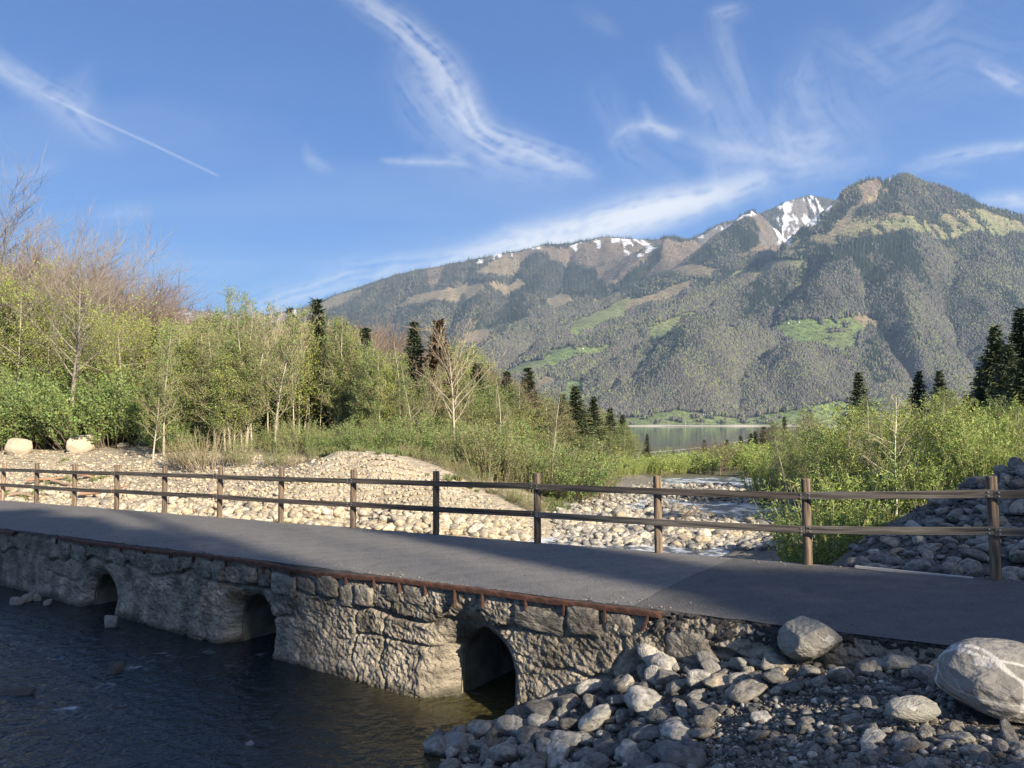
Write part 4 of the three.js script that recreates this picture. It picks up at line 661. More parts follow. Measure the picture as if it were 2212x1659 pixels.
// ───────── the wooden fence ─────────
{
  const fence = new THREE.Group(), r = rngOf(41);
  const prof = [[0.058, 0], [0.06, 0.02], [0.06, 1.33], [0.056, 1.345], [0.0, 1.35]].map(([x, y]) => new THREE.Vector2(x, y));
  const postGeo = new THREE.LatheGeometry(prof, 18); { const uv = postGeo.attributes.uv, p = postGeo.attributes.position; for (let i = 0; i < uv.count; i++) uv.setXY(i, p.getY(i) * 0.7, uv.getX(i) * 0.6); }
  const wood = (c, b = 0.006) => std({ color: rgb(...c), map: T.grain, bumpMap: T.grainBump, bumpScale: b, roughness: 0.85 });
  const postMats = [[0.2, 0.145, 0.1], [0.17, 0.125, 0.09], [0.23, 0.165, 0.11]].map((c) => wood(c)), pinkMats = [[0.4, 0.27, 0.19], [0.36, 0.25, 0.175]].map((c) => wood(c)), railMats = [[0.1, 0.083, 0.068], [0.115, 0.095, 0.078], [0.09, 0.074, 0.06]].map((c) => wood(c, 0.004)), greyMats = [[0.17, 0.15, 0.125], [0.19, 0.165, 0.135]].map((c) => wood(c, 0.004));
  const lean = { 5: -0.022, 4: -0.012, 3: -0.014, '-8': 0.03, '-9': 0.04, '-7': 0.02, '-10': 0.045 };
  for (let k = -12; k <= 7; k++) {
    const s = k * 2.1275 + (k === -2 ? 0.03 : k === 1 ? -0.03 : 0), m = part(fence, 'post', postGeo, k <= -7 ? pick(pinkMats, r) : pick(postMats, r));
    m.position.copy(rp(s, -0.06, roadY(s) - 0.2 + (k === 5 ? 0.02 : 0))); m.rotation.set((lean[k] ?? 0) * 0.6 * 0, r() * 6, 0); m.rotation.order = 'YXZ';
    const q = new THREE.Quaternion().setFromAxisAngle(V(0, 0, 1), (lean[k] ?? (r() - 0.5) * 0.02) * -1 ); m.quaternion.premultiply(q); if (k === 5) m.scale.y = 1.04;
  }
  const railY = (s, lo) => roadY(s) + (lo ? 0.475 : 0.925) + (s > 8.6 ? 0.045 * (s - 8.6) : 0) + 0.012 * n2(s * 0.6, lo ? 3 : 8);
  const bolt = new THREE.CylinderGeometry(0.009, 0.009, 0.012, 8); bolt.rotateX(Math.PI / 2);
  const steel = std({ color: rgb(0.5, 0.5, 0.48), metalness: 0.7, roughness: 0.4 });
  const joints = [-13, -10, -8, -6, -4, -2, 0, 2, 4, 5, 8];
  for (const lo of [0, 1]) for (let q = 1; q < joints.length; q++) {
    const a = joints[q - 1] * 2.1275 + 0.004, b = joints[q] * 2.1275 - 0.004, P = [], UV = [], I = [], n = 14, h = 0.048, t0 = 0.002 + 0.004 * r(), sag = 0.012 * r(), wv = 0.01 * (r() - 0.5), pf = [[t0, h], [t0 + 0.036, h], [t0 + 0.04, h - 0.004], [t0 + 0.04, -h + 0.004], [t0 + 0.036, -h], [t0, -h]];
    const u0 = r() * 7;
    for (let i = 0; i <= n; i++) { const t = i / n, s = lerp(a, b, t), y = lerp(railY(a, lo), railY(b, lo), t) - sag * Math.sin(Math.PI * t) + 0.01 * (q % 2); for (const [w, yy] of pf) { const p = rp(s, w + wv * Math.sin(Math.PI * t), y + yy); P.push(p.x, p.y, p.z); UV.push(s * 0.45 + u0, (yy + w) * 1.6 + u0); } if (i) for (let k = 0; k < 6; k++) { const A = (i - 1) * 6, k2 = (k + 1) % 6; I.push(A + k, A + k2, A + 6 + k, A + 6 + k, A + k2, A + 6 + k2); } }
    for (let k = 1; k < 5; k++) I.push(0, k + 1, k, n * 6, n * 6 + k, n * 6 + k + 1);
    const g = geoOf(P, I, null, UV).toNonIndexed(); g.computeVertexNormals();
    const rail = part(fence, 'rail', g, (lo && joints[q] >= 3) || (joints[q] >= 4 && r() < 0.7) ? pick(greyMats, r) : pick(railMats, r));
    for (const s of [a + 0.05, b - 0.05]) for (const dy of [-0.022, 0.022]) { const p = rp(s, t0 + 0.043, lerp(railY(a, lo), railY(b, lo), (s - a) / (b - a)) + dy + 0.01 * (q % 2)); const bm = part(rail, 'bolt', bolt, steel); bm.position.copy(p); bm.rotation.y = -0.594; }
  }
  add(fence, 'wooden_fence', 'weathered two-rail wooden fence on round posts along the road', 'fence');
}
// ───────── foreground gravel bank ─────────
const G1 = surface([[-0.8, -8.4, WATER], [-0.45, -7.75, WATER], [0.13, -9.15, WATER - 0.02], [0.74, -8.68, -0.84], [1.43, -8.21, -0.33], [2.0, -7.8, -0.14], [2.54, -7.46, -0.07], [2.9, -7.1, -0.02], [3.6, -6.66, 0.05], [4.4, -6.1, 0.14], [5.4, -5.4, 0.2], [8, -3.8, 0.3], [1.81, -6.2, -0.28], [0.84, -7.31, -0.88], [0.79, -6.87, -0.88], [1.61, -5.52, -0.3], [2.74, -5.83, 0.02], [3.13, -5.33, 0.08], [2.87, -4.4, 0.2], [5, -3, 0.4], [0, 0, 0.4], [3, 1, 0.5], [0.6, -3, 0.1], [-0.2, -5.6, -0.95], [-1.4, -7.2, -1.65], [-1.6, -9, -1.85], [-0.5, -9.6, -1.8], [-4, -10, -1.9], [-4, -4, -1.8], [-3, 0, -0.6], [-10, -13, -1.95], [-10, -5, -1.95], [-17, -17, -1.9], [4.2, -5.0, 0.15], [1.5, -7.4, -0.5]]);
const H1 = (x, z) => { const [s, w] = swOf(x, z); const g = G1(x, z) + 0.06 * fbm(x * 1.4, z * 1.4, 3) + 0.025 * fbm(x * 5, z * 5, 3); return w < 3.5 && s > 7.5 ? Math.min(g, roadY(s) - 0.07) : g; };
{
  const nx = 300, nz = 260, P = [], UV = [], C = [], I = [];
  for (let i = 0; i <= nx; i++) for (let j = 0; j <= nz; j++) { const x = lerp(-18, 9, Math.pow(i / nx, 0.42)), z = lerp(-18, 4, Math.pow(j / nz, 0.75)), f = 1 + 0.35 * fbm(x * 1.5, z * 1.5, 4), wet = sstep(WATER + 0.12, WATER - 0.02, H1(x, z)); P.push(x, H1(x, z), z); UV.push(x, z); C.push(...[0.115, 0.104, 0.09].map((c) => c * f * (1 - 0.55 * wet))); }
  for (let i = 0; i < nx; i++) for (let j = 0; j < nz; j++) { const a = i * (nz + 1) + j, b = a + nz + 1; const w = swOf(P[a * 3], P[a * 3 + 2])[1]; if (w < 3.0) continue; I.push(a, a + 1, b, b, a + 1, b + 1); }
  const bank = struct(new THREE.Mesh(geoOf(P, I, C, UV), std({ vertexColors: true, map: rep(T.speck, 1.5), bumpMap: rep(T.grit, 1.2), bumpScale: 0.03 })), 'gravel_bank', 'grey gravel and cobble bank sloping into the pool');
  const r = rngOf(51);
  const shore = [[945, 1590], [1040, 1560], [1130, 1555], [1240, 1500], [1300, 1440], [1390, 1400], [1480, 1400], [1520, 1440], [1540, 1560], [1500, 1700], [950, 1720]], strip = [[1480, 1400], [1560, 1415], [1680, 1420], [1830, 1420], [1980, 1400], [2060, 1420], [2030, 1470], [1880, 1470], [1700, 1500], [1560, 1530], [1500, 1480]], field = [[1540, 1500], [1700, 1490], [1900, 1470], [2030, 1480], [2120, 1580], [2560, 1600], [2560, 1760], [1480, 1760], [1500, 1600]];
  const dry = (x, z) => swOf(x, z)[1] > 3.42 && Math.hypot(x - 3.3, z + 5.55) > 0.5 && Math.hypot(x - 2.9, z + 7.02) > 0.36;
  const PAL2 = [...GREYS.slice(0, 6), ...PALES.slice(2, 5)];
  const big = heap(bank, 'stone', H1, 125, [{ poly: shore, size: [0.07, 0.23], weight: 1.6, mats: GREYS, sink: 0.22 }, { poly: strip, size: [0.06, 0.19], weight: 0.8, mats: PAL2, sink: 0.22 }], GREYS, r, 3.5, 13, 0.62, dry);
  heap(bank, 'stone', H1, 172, [{ poly: shore, size: [0.045, 0.12], weight: 1 }, { poly: strip, size: [0.035, 0.1], weight: 0.5, mats: PAL2 }, { poly: field, size: [0.03, 0.11], weight: 1.5, sink: 0.32 }], GREYS, r, 3.5, 13, 0.6, (x, z) => dry(x, z) && !big.some((b) => Math.hypot(b.x - x, b.z - z) < b.size * 0.9));
  const cols = [[0.21, 0.195, 0.165], [0.14, 0.13, 0.115], [0.28, 0.26, 0.22], [0.1, 0.094, 0.085], [0.23, 0.19, 0.145], [0.46, 0.43, 0.38], [0.16, 0.15, 0.13]];
  scatter(bank, 'pebbles', H1, 9000, [{ poly: shore, size: [0.012, 0.055], weight: 1 }, { poly: strip, size: [0.012, 0.05], weight: 0.6 }, { poly: field, size: [0.008, 0.045], weight: 2.2 }], cols, r, 3.3, 13, [], 0.3, (x, z) => swOf(x, z)[1] > 3.36);
  scatter(bank, 'grit', H1, 26000, [{ poly: field, size: [0.005, 0.018], weight: 2 }, { poly: shore, size: [0.006, 0.02], weight: 0.5 }, { poly: strip, size: [0.005, 0.018], weight: 0.6 }], cols, r, 3.3, 13, [], 0.3, (x, z) => swOf(x, z)[1] > 3.33);
}
// loose grit swept to the road edges
{
  const r = rngOf(61), o = new THREE.Object3D(), L = [];
  for (let k = 0; k < 2600; k++) { const far = r() < 0.45, s = -30 + 44 * Math.pow(r(), 0.7), w = far ? -0.08 + 0.22 * Math.pow(r(), 2) : ROAD_W - 0.02 - 0.4 * Math.pow(r(), 2.5); if (n2(s * 0.8, far ? 3 : 9) + r() * 0.8 < 0.25) continue; L.push([s, w, 0.004 + 0.012 * Math.pow(r(), 3)]); }
  for (let k = 0; k < 500; k++) L.push([-20 + 32 * r(), 0.2 + 2.8 * r(), 0.003 + 0.006 * r()]);
  const im = new THREE.InstancedMesh(CHIPS[1], std({ roughness: 0.95 }), L.length);
  L.forEach(([s, w, z], i) => { o.position.copy(rp(s, w, roadY(s) + 0.03 * Math.sin(Math.PI * clamp((w + 0.12) / 3.37)) + z * 0.4)); o.scale.set(z * 1.3, z * 0.7, z); o.rotation.y = r() * 6; o.updateMatrix(); im.setMatrixAt(i, o.matrix); const g = 0.09 + 0.13 * r(); im.setColorAt(i, rgb(g, g * 0.93, g * 0.82)); });
  im.name = 'grit'; im.userData.kind = 'stuff'; road.add(im);
}
// boulders with calcite veins, each a thing of its own
function boulder(seed, detail, cuts, base, veins, patches, seedTone = 0) {
  const g = stoneGeo(seed, detail, cuts, 0.5, 0.14), a = g.attributes.position, col = new Float32Array(a.count * 3);
  for (let i = 0; i < a.count; i++) { const x = a.getX(i), y = a.getY(i), z = a.getZ(i), f = 1 + 0.3 * fbm3(x * 2.2 + seedTone, y * 2.2, z * 2.2, 4) + 0.16 * fbm3(x * 12, y * 12, z * 12, 2); let vein = 0; for (const [nx, ny, nz, d, w, lo] of veins) { const q = Math.abs(x * nx + y * ny + z * nz - d + 0.1 * fbm3(x * 1.7 + nx * 9, y * 1.7, z * 1.7, 3) + 0.02 * fbm3(x * 8, y * 8, z * 8, 2)), ww = w * (0.55 + 0.9 * Math.abs(n3(x * 1.6 + d * 7, y * 1.6, z * 1.6 + 3))); vein = Math.max(vein, sstep(ww, ww * 0.6, q) * (lo ?? 1)); } for (const [px, py, pz, rr] of patches) { const q = Math.hypot(x - px, y - py, z - pz) + 0.18 * fbm3(x * 4, y * 4, z * 4, 3); vein = Math.max(vein, sstep(rr, rr * 0.8, q) * 0.85); } for (let c = 0; c < 3; c++) col[i * 3 + c] = lerp(base[c] * f, [0.5, 0.49, 0.465][c], vein * 0.72); }
  g.setAttribute('color', new THREE.BufferAttribute(col, 3)); return g;
}
const boulderMat = std({ vertexColors: true, bumpMap: rep(T.rough, 3), bumpScale: 0.012, roughness: 0.85 });
{
  const g1 = boulder(77, 56, 2, [0.19, 0.18, 0.163], [[-0.82, 0.1, 0.35, 0.62, 0.04], [0.1, 0.95, -0.1, 0.6, 0.04], [0.35, -0.7, 0.5, 0.62, 0.03], [0.55, 0.3, 0.7, 0.72, 0.012, 0.8], [-0.15, 0.75, 0.6, 0.3, 0.01, 0.7], [0.4, -0.3, 0.8, 0.4, 0.008, 0.6], [-0.5, 0.8, 0.3, 0.45, 0.012, 0.8]], [[-0.6, 0.62, 0.35, 0.13]]);
  const b1 = add(new THREE.Mesh(g1, boulderMat), 'boulder', 'huge rounded grey boulder laced with white veins beside the road edge', 'boulder');
  b1.scale.set(0.5, 0.29, 0.4); b1.position.copy(atDepth(2176, 1476, 5.5)); b1.rotation.set(0.05, 0.15, -0.12);
  const g2 = boulder(58, 40, 6, [0.2, 0.19, 0.165], [[0.3, 0.35, 0.6, 0.62, 0.012], [0.9, 0.1, 0.2, 0.3, 0.008, 0.7]], [[0.06, 0.3, 0.82, 0.2]]);
  const b2 = add(new THREE.Mesh(g2, boulderMat), 'boulder', 'brown-grey boulder with one white scar standing against the asphalt edge', 'boulder');
  b2.scale.set(0.3, 0.2, 0.25); b2.position.copy(atDepth(1749, 1381, 7.05)); b2.rotation.set(0, 0.3, 0.03);
  const g3 = boulder(39, 30, 3, [0.3, 0.29, 0.25], [], [[-0.3, 0.5, 0.6, 0.25]]);
  const b3 = add(new THREE.Mesh(g3, boulderMat), 'boulder', 'flat oval pale stone with mossy side lying below the veined boulder', 'stone');
  b3.scale.set(0.19, 0.075, 0.11); b3.position.copy(atDepth(1972, 1530, 5.35)); b3.rotation.set(0.1, 0.1, 0.03);
  const s4 = [[1428, 1418, 8.0, 0.25, 0.11, 'long pale stone cradled at the top of the cobble heap by the wall', 0, -0.25], [1418, 1460, 7.7, 0.13, 0.11, 'pale rounded block leaning below the long pale stone', 5, 0], [1350, 1478, 7.9, 0.16, 0.07, 'slanting pale slab propped on the cobbles near the wall', 4, 0.9], [985, 1612, 8.15, 0.165, 0.14, 'smooth grey cobble sitting in the water at the tip of the bank', 3, 0], [1095, 1572, 8.2, 0.14, 0.13, 'cobble with a sunlit tan top beside the third culvert', 2, 0.2]];
  const r = rngOf(66);
  s4.forEach(([u, v, d, sx, sy, label, k, tilt], i) => { const m = add(new THREE.Mesh(boulder(120 + i * 9, 14, 4 + i % 3, i < 3 ? [0.4, 0.37, 0.31] : [0.25, 0.24, 0.22], i === 1 ? [[0.8, 0.1, 0.3, 0.25, 0.02]] : [], []), boulderMat), 'stone', label, 'stone'); m.scale.set(sx, sy, sx * 0.8); m.position.copy(atDepth(u, v, d)); m.rotation.set(0.1, r() * 2 - 1, tilt); });
  // stones standing in the pool
  const wet = [[35, 1306, 0.14, 'small pale stone, outermost of the group by the far wall foot'], [58, 1300, 0.17, 'pale pointed stone, tallest of the group by the far wall foot'], [77, 1297, 0.12, 'round stone behind the pointed one by the far wall foot'], [103, 1306, 0.1, 'low stone nearest the first culvert in the group by the wall foot'], [240, 1353, 0.19, 'grey wedge-shaped stone in the water before the first culvert'], [10, 1500, 0.24, 'wet dark rock breaking the water at the edge of the picture'], [245, 1453, 0.16, 'brown half-sunk stone with water curling over it'], [540, 1608, 0.07, 'little pale stone just above the dark water']];
  wet.forEach(([u, v, s, label], i) => { const p = atLevel(u, v, WATER), m = add(new THREE.Mesh(boulder(203 + i * 7, 9, 10, i < 5 ? [0.25, 0.24, 0.215] : i === 7 ? [0.3, 0.29, 0.28] : [0.07, 0.06, 0.05], [], []), boulderMat), 'stone', label, 'stone'); m.scale.set(s * (i === 5 ? 1.6 : 1.05), i === 5 ? 0.07 : i > 5 ? s * 0.6 : s * 0.8, s * 0.75); m.position.set(p.x, WATER + (i > 4 ? -0.01 : s * 0.3), p.z); m.rotation.set(0.1 * i, i * 1.3, 0.1); });
}
// ───────── stones beyond the road ─────────
{
  const r = rngOf(71);
  // rubble bank on the far side
  const low = [[0, 1060], [350, 1075], [650, 1105], [1000, 1120], [1120, 1130], [1190, 1172], [760, 1145], [340, 1118], [0, 1092]], mid = [[0, 1010], [420, 1010], [640, 1030], [700, 1050], [650, 1105], [0, 1062]], moundPoly = [[640, 1090], [690, 1020], [740, 978], [800, 985], [880, 1005], [960, 1040], [1050, 1080], [1190, 1165], [760, 1145]];
  const cols = [[0.58, 0.5, 0.36], [0.5, 0.43, 0.315], [0.63, 0.55, 0.42], [0.42, 0.36, 0.275], [0.56, 0.455, 0.31], [0.34, 0.31, 0.26]];
  const okR = (x, z) => swOf(x, z)[1] < -1.5 && H2(x, z) > riverLevel(z) - 0.1;
  heap(sheets.rubble, 'stone', H2, 295, [{ poly: low, size: [0.07, 0.34], weight: 2.8 }, { poly: mid, size: [0.12, 0.26], weight: 0.5, sink: 0.38 }, { poly: moundPoly, size: [0.06, 0.19], weight: 0.5, sink: 0.4 }], PALES, r, 15, 70, 0.7, okR);
  scatter(sheets.rubble, 'rubble', H2, 30000, [{ poly: low, size: [0.03, 0.26], weight: 2 }, { poly: mid, size: [0.02, 0.12], weight: 1.6 }, { poly: moundPoly, size: [0.012, 0.1], weight: 2.6 }, { poly: [[0, 975], [700, 985], [700, 1040], [420, 1012], [0, 1014]], size: [0.02, 0.12], weight: 0.8 }], cols, r, 15, 70, [], 0.3, okR);
  // driftwood washed up behind the far fence
  const drift = new Mesher(), logMat = std({ vertexColors: true, roughness: 1 });
  [[30, 1048, 36, 2.6, 0.1, 'pale reddish driftwood log at the edge of the picture behind the fence'], [112, 1022, 38, 2.2, 0.3, 'reddish driftwood log lying on the upper gravel'], [170, 1034, 37, 3, -0.2, 'long forked driftwood branch on the gravel behind the fence'], [215, 1028, 38, 1.8, 0.5, 'short reddish driftwood piece next to the forked branch'], [75, 1060, 35, 2.4, -0.1, 'brown driftwood trunk among the pale rubble'], [225, 1072, 34, 2, 0.15, 'thin brown driftwood stick low in the rubble'], [1470, 1158, 25.5, 2, 0.35, 'thin dark branch stranded on the pale stones of the stream']].forEach(([u, v, d, L, tilt, label], i) => {
    const m = new Mesher(), rr = rngOf(450 + i), c = i === 6 ? [0.16, 0.12, 0.09] : i % 2 ? [0.25, 0.15, 0.1] : [0.23, 0.165, 0.12], pts = path(rr, V(-L / 2, 0, 0), V(1, 0.02, 0.1), L, i === 6 ? 0.035 : 0.085, i === 6 ? 0.015 : 0.03, 7, 0.24, 0); m.limb(pts, 7, [...c, 0.4]);
    for (let k = 0; k < 3; k++) { const [p, dd] = along(pts, 0.3 + 0.6 * rr()); m.limb(path(rr, p, dd.clone().addScaledVector(rv(rr), 0.8), L * 0.3, 0.035, 0.01, 4, 0.15, 0.02), 5, [...c, 0.4]); }
    const o = add(new THREE.Mesh(m.geo(), logMat), 'driftwood', label, 'driftwood'), p = atDepth(u, v, d); o.position.set(p.x, H2(p.x, p.z) + 0.18, p.z); o.rotation.set(0, tilt, 0);
  });
  // boulders parked along the edge of the wood
  const row = [[41, 966, 45, 0.82, 0.62, 'pale squarish boulder at the end of the row below the green bushes'], [175, 961, 45, 0.86, 0.72, 'biggest pale boulder in the row below the green bushes'], [265, 963, 46, 0.52, 0.22, 'low rounded pale boulder between the big one and the flat dark block'], [311, 957, 47, 0.7, 0.3, 'dark flat-topped block in the row of boulders'], [378, 954, 44, 0.7, 0.48, 'pale slanting boulder half hidden behind the bare shrub'], [446, 948, 46, 0.4, 0.45, 'upright yellowish boulder among the bushes beyond the bare shrub']];
  row.forEach(([u, v, d, sx, sy, label], i) => { const m = add(new THREE.Mesh(boulder(431 + i * 17, 12, i === 3 ? 9 : 5, i === 3 ? [0.22, 0.2, 0.175] : [0.36, 0.31, 0.235], i < 2 ? [[0.5, 0.4, 0.6, 0.4, 0.02, 0.5]] : [], []), boulderMat), 'boulder', label, 'boulder', undefined); m.scale.set(sx, sy, sx * 0.75); m.position.copy(atDepth(u, v, d)); m.rotation.set(0, i * 0.7 + 0.2, i === 4 ? 0.5 : 0); });
  // pale gravel bars in the stream
  const bars = [[[1276, 1178], [1340, 1149], [1420, 1140], [1500, 1126], [1700, 1136], [1730, 1186], [1500, 1186], [1400, 1182]], [[1420, 1086], [1480, 1096], [1540, 1122], [1430, 1134], [1395, 1105]], [[1430, 1050], [1480, 1042], [1620, 1044], [1690, 1085], [1560, 1082], [1440, 1073]], [[1205, 1105], [1300, 1106], [1410, 1122], [1330, 1140], [1215, 1150]]];
  const okB = (x, z) => H2(x, z) > riverLevel(z) - 0.1;
  const barCols = [[0.42, 0.39, 0.33], [0.5, 0.47, 0.4], [0.33, 0.31, 0.27], [0.25, 0.24, 0.22]];
  heap(sheets.bed, 'stone', H2, 200, bars.map((poly, i) => ({ poly, size: [0.15, 0.36], weight: [2.5, 1, 0.7, 0.7][i] })), [...PALES, GREYS[4], GREYS[6]], r, 15, 80, 0.58, okB);
  scatter(sheets.bed, 'cobbles', H2, 16000, [...bars.map((poly, i) => ({ poly, size: [0.05, 0.22], weight: [2.5, 1, 1, 0.7][i] })), { poly: [[1195, 1100], [1420, 1040], [1700, 1036], [1770, 1120], [1770, 1190], [1200, 1185]], size: [0.04, 0.2], weight: 5 }], barCols, r, 15, 80, [], 0.3, okB);
  // the grey cobble heap
  const m1 = [[1820, 1250], [1850, 1160], [1960, 1100], [2050, 1056], [2170, 1004], [2330, 940], [2560, 900], [2560, 1300], [2290, 1270], [2100, 1262]], okM = (x, z) => swOf(x, z)[1] < -0.25;
  heap(sheets.mound, 'stone', H2, 240, [{ poly: m1, size: [0.06, 0.22], weight: 1, sink: 0.27 }], [...GREYS, PALES[4]], r, 8, 20, 0.6, okM);
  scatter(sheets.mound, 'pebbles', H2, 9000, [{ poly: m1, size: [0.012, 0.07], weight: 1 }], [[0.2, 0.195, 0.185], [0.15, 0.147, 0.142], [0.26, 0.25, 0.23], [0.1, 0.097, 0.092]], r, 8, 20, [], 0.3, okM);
}

const BARK = std({ vertexColors: true, roughness: 1 });
const LEAF = new THREE.MeshPhysicalMaterial({ vertexColors: true, roughness: 0.75, side: THREE.DoubleSide, transmission: 0.35, thickness: 0 });
const TWIG = std({ vertexColors: true, roughness: 1, side: THREE.DoubleSide });
const NEEDLE = std({ vertexColors: true, roughness: 0.8, side: THREE.DoubleSide });
// a broad-leaved tree one unit of height H metres: trunk(s), limbs, twigs, leaves
function broadTree(o, seed) {
  const r = rngOf(seed), wood = new Mesher(), tw = new Mesher(), lf = new Mesher();
  const twigAt = (p, d, len, w) => {
    const dd = d.clone().addScaledVector(rv(r), 0.75); dd.y += o.twigLift ?? 0.25; dd.normalize();
    const e = p.clone().addScaledVector(dd, len * (0.6 + 0.8 * r())); tw.twig(p, e, w, jit(o.twigCol, r, 0.4));
    const n = o.leaves * (0.5 + r()); for (let k = 0; k < n; k++) { const t = 0.25 + 0.75 * r(), q = p.clone().lerp(e, t).addScaledVector(rv(r), o.leafSpread ?? 0.12), ld = dd.clone().multiplyScalar(0.6).addScaledVector(rv(r), 0.9).normalize(); lf.leaf(q, ld, rv(r), o.leaf * (0.6 + 0.8 * r()), o.leaf * (o.leafW ?? 0.6), jit(pick(o.leafCols, r), r, 0.5)); }
    return [e, dd];
  };
  const stems = o.stems ?? 1;
  for (let st = 0; st < stems; st++) {
    const a = st / stems * 6.28 + r(), ln = (o.lean ?? 0.04) * (stems > 1 ? 1 : r() * 1.5), H = o.H * (stems > 1 ? 0.75 + 0.3 * r() : 1);
    const trunk = path(r, V(Math.cos(a) * 0.06 * (stems - 1), 0, Math.sin(a) * 0.06 * (stems - 1)), V(Math.cos(a) * ln, 1, Math.sin(a) * ln), H, o.R * (stems > 1 ? 0.8 : 1), 0.012, 9, o.bend ?? 0.05, 0.06);
    wood.limb(trunk, 6, [...o.bark, 0.35]);
    const nl = Math.round(o.limbs * (stems > 1 ? 0.9 : 1));
    for (let k = 0; k < nl; k++) {
      const t = lerp(o.first, 0.97, Math.pow((k + r()) / nl, 0.9)), [p, d, rad] = along(trunk, t), az = k * 2.4 + r() * 1.2, up = o.up + 0.25 * (r() - 0.5) + (t > 0.8 ? 0.4 : 0);
      const shape = o.shape ? o.shape((t - o.first) / (1 - o.first)) : 1 - t, len = H * o.reach * shape * (0.7 + 0.6 * r());
      const ld = V(Math.cos(az), up, Math.sin(az)), limb = path(r, p, ld, len, Math.max(0.012, rad * 0.55), 0.008, 5, 0.16, o.lift ?? 0.06);
      wood.limb(limb, len > 1.5 ? 4 : 3, [...o.bark.map((v) => v * (o.limbTone ?? 0.9)), 0.3]);
      const ns = Math.max(2, Math.round(o.subs * len / (H * o.reach) * 1.4));
      for (let m = 0; m < ns; m++) {
        const [sp, sd] = along(limb, 0.22 + 0.78 * (m + r()) / ns), s2 = sd.clone().addScaledVector(rv(r), 0.85); s2.y += o.subLift ?? 0.2;
        const sl = len * 0.42 * (0.5 + 0.8 * r()), sub = path(r, sp, s2, sl, 0.011, 0.005, 3, 0.2, 0.06);
        for (let q = 1; q < sub.length; q++) tw.twig(sub[q - 1][0], sub[q][0].clone().addScaledVector(sub[q][0].clone().sub(sub[q - 1][0]), 0.15), 0.011 * (o.twigW ?? 1), jit(o.twigCol, r, 0.4));
        for (let q = 0; q < o.twigs; q++) { const [tp, td] = along(sub, (q + r()) / o.twigs); twigAt(tp, td, sl * 0.5 + 0.22, 0.007 * (o.twigW ?? 1)); }
      }
    }
  }
  return { trunk: wood.geo(), twigs: tw.p.length ? tw.geo() : null, foliage: lf.p.length ? lf.geo() : null, H: o.H };
}
function spruce(o, seed) {
  const r = rngOf(seed), wood = new Mesher(), nd = new Mesher(), H = o.H;
  wood.limb([[V(0, 0, 0), H * 0.014], [V(0, H * 0.5, 0), H * 0.009], [V(0, H, 0), 0.01]], 6, [0.13, 0.1, 0.075, 0.3]);
  const tiers = (o.tiers ?? 30) * 1.6;
  for (let k = 0; k < tiers; k++) {
    const t = (k + 0.5 * r()) / tiers, y = H * lerp(o.first ?? 0.05, 0.985, t), R0 = H * o.spread * Math.pow(1 - t, 1.0) * (0.75 + 0.35 * r()) + 0.06, nb = t > 0.85 ? 5 : 7 + (r() * 3 | 0);
    for (let b = 0; b < nb; b++) {
      const az = b / nb * 6.28 + r() * 0.9 + k, L = R0 * (0.65 + 0.5 * r()), droop = -0.2 - 0.35 * (1 - t) + 0.5 * Math.max(0, t - 0.75) * 3, n = Math.max(3, Math.ceil(L / 0.34));
      if (r() < (o.gaps ?? 0.06)) continue;
      const yb = y + (r() - 0.5) * H / tiers * 2.2; let prev = V(0, yb, 0);
      for (let m = 1; m <= n; m++) {
        const f = m / n, q = V(Math.cos(az) * L * f, y + droop * L * f * 0.8 + 0.28 * L * f * f, Math.sin(az) * L * f), d = q.clone().sub(prev).normalize(), side = V(-Math.sin(az), 0, Math.cos(az));
        const c = jit(o.cols[f > 0.75 ? 1 : 0], r, 0.6);
        const sz = 0.4 * (1 - 0.4 * f) * (o.fat ?? 1);
        for (const sgn of [-1, 1]) { const dir = d.clone().multiplyScalar(0.75).addScaledVector(side, sgn * 0.8); dir.y -= 0.35 * r(); dir.normalize(); nd.leaf(prev.clone().lerp(q, r()), dir, V(r() - 0.5, 1, r() - 0.5), sz * (0.8 + 0.7 * r()), sz * 0.42, c); }
        nd.leaf(prev, d, V(r() - 0.5, 0.5, r() - 0.5), L / n * 1.5, 0.2 * (o.fat ?? 1), c);
        const dn = d.clone(); dn.y -= 0.9; nd.leaf(q, dn.normalize(), side, sz * 0.8, sz * 0.4, jit(o.cols[0], r, 0.5));
        prev = q;
      }
    }
  }
  return { trunk: wood.geo(), foliage: nd.geo(), needles: true, H };
}
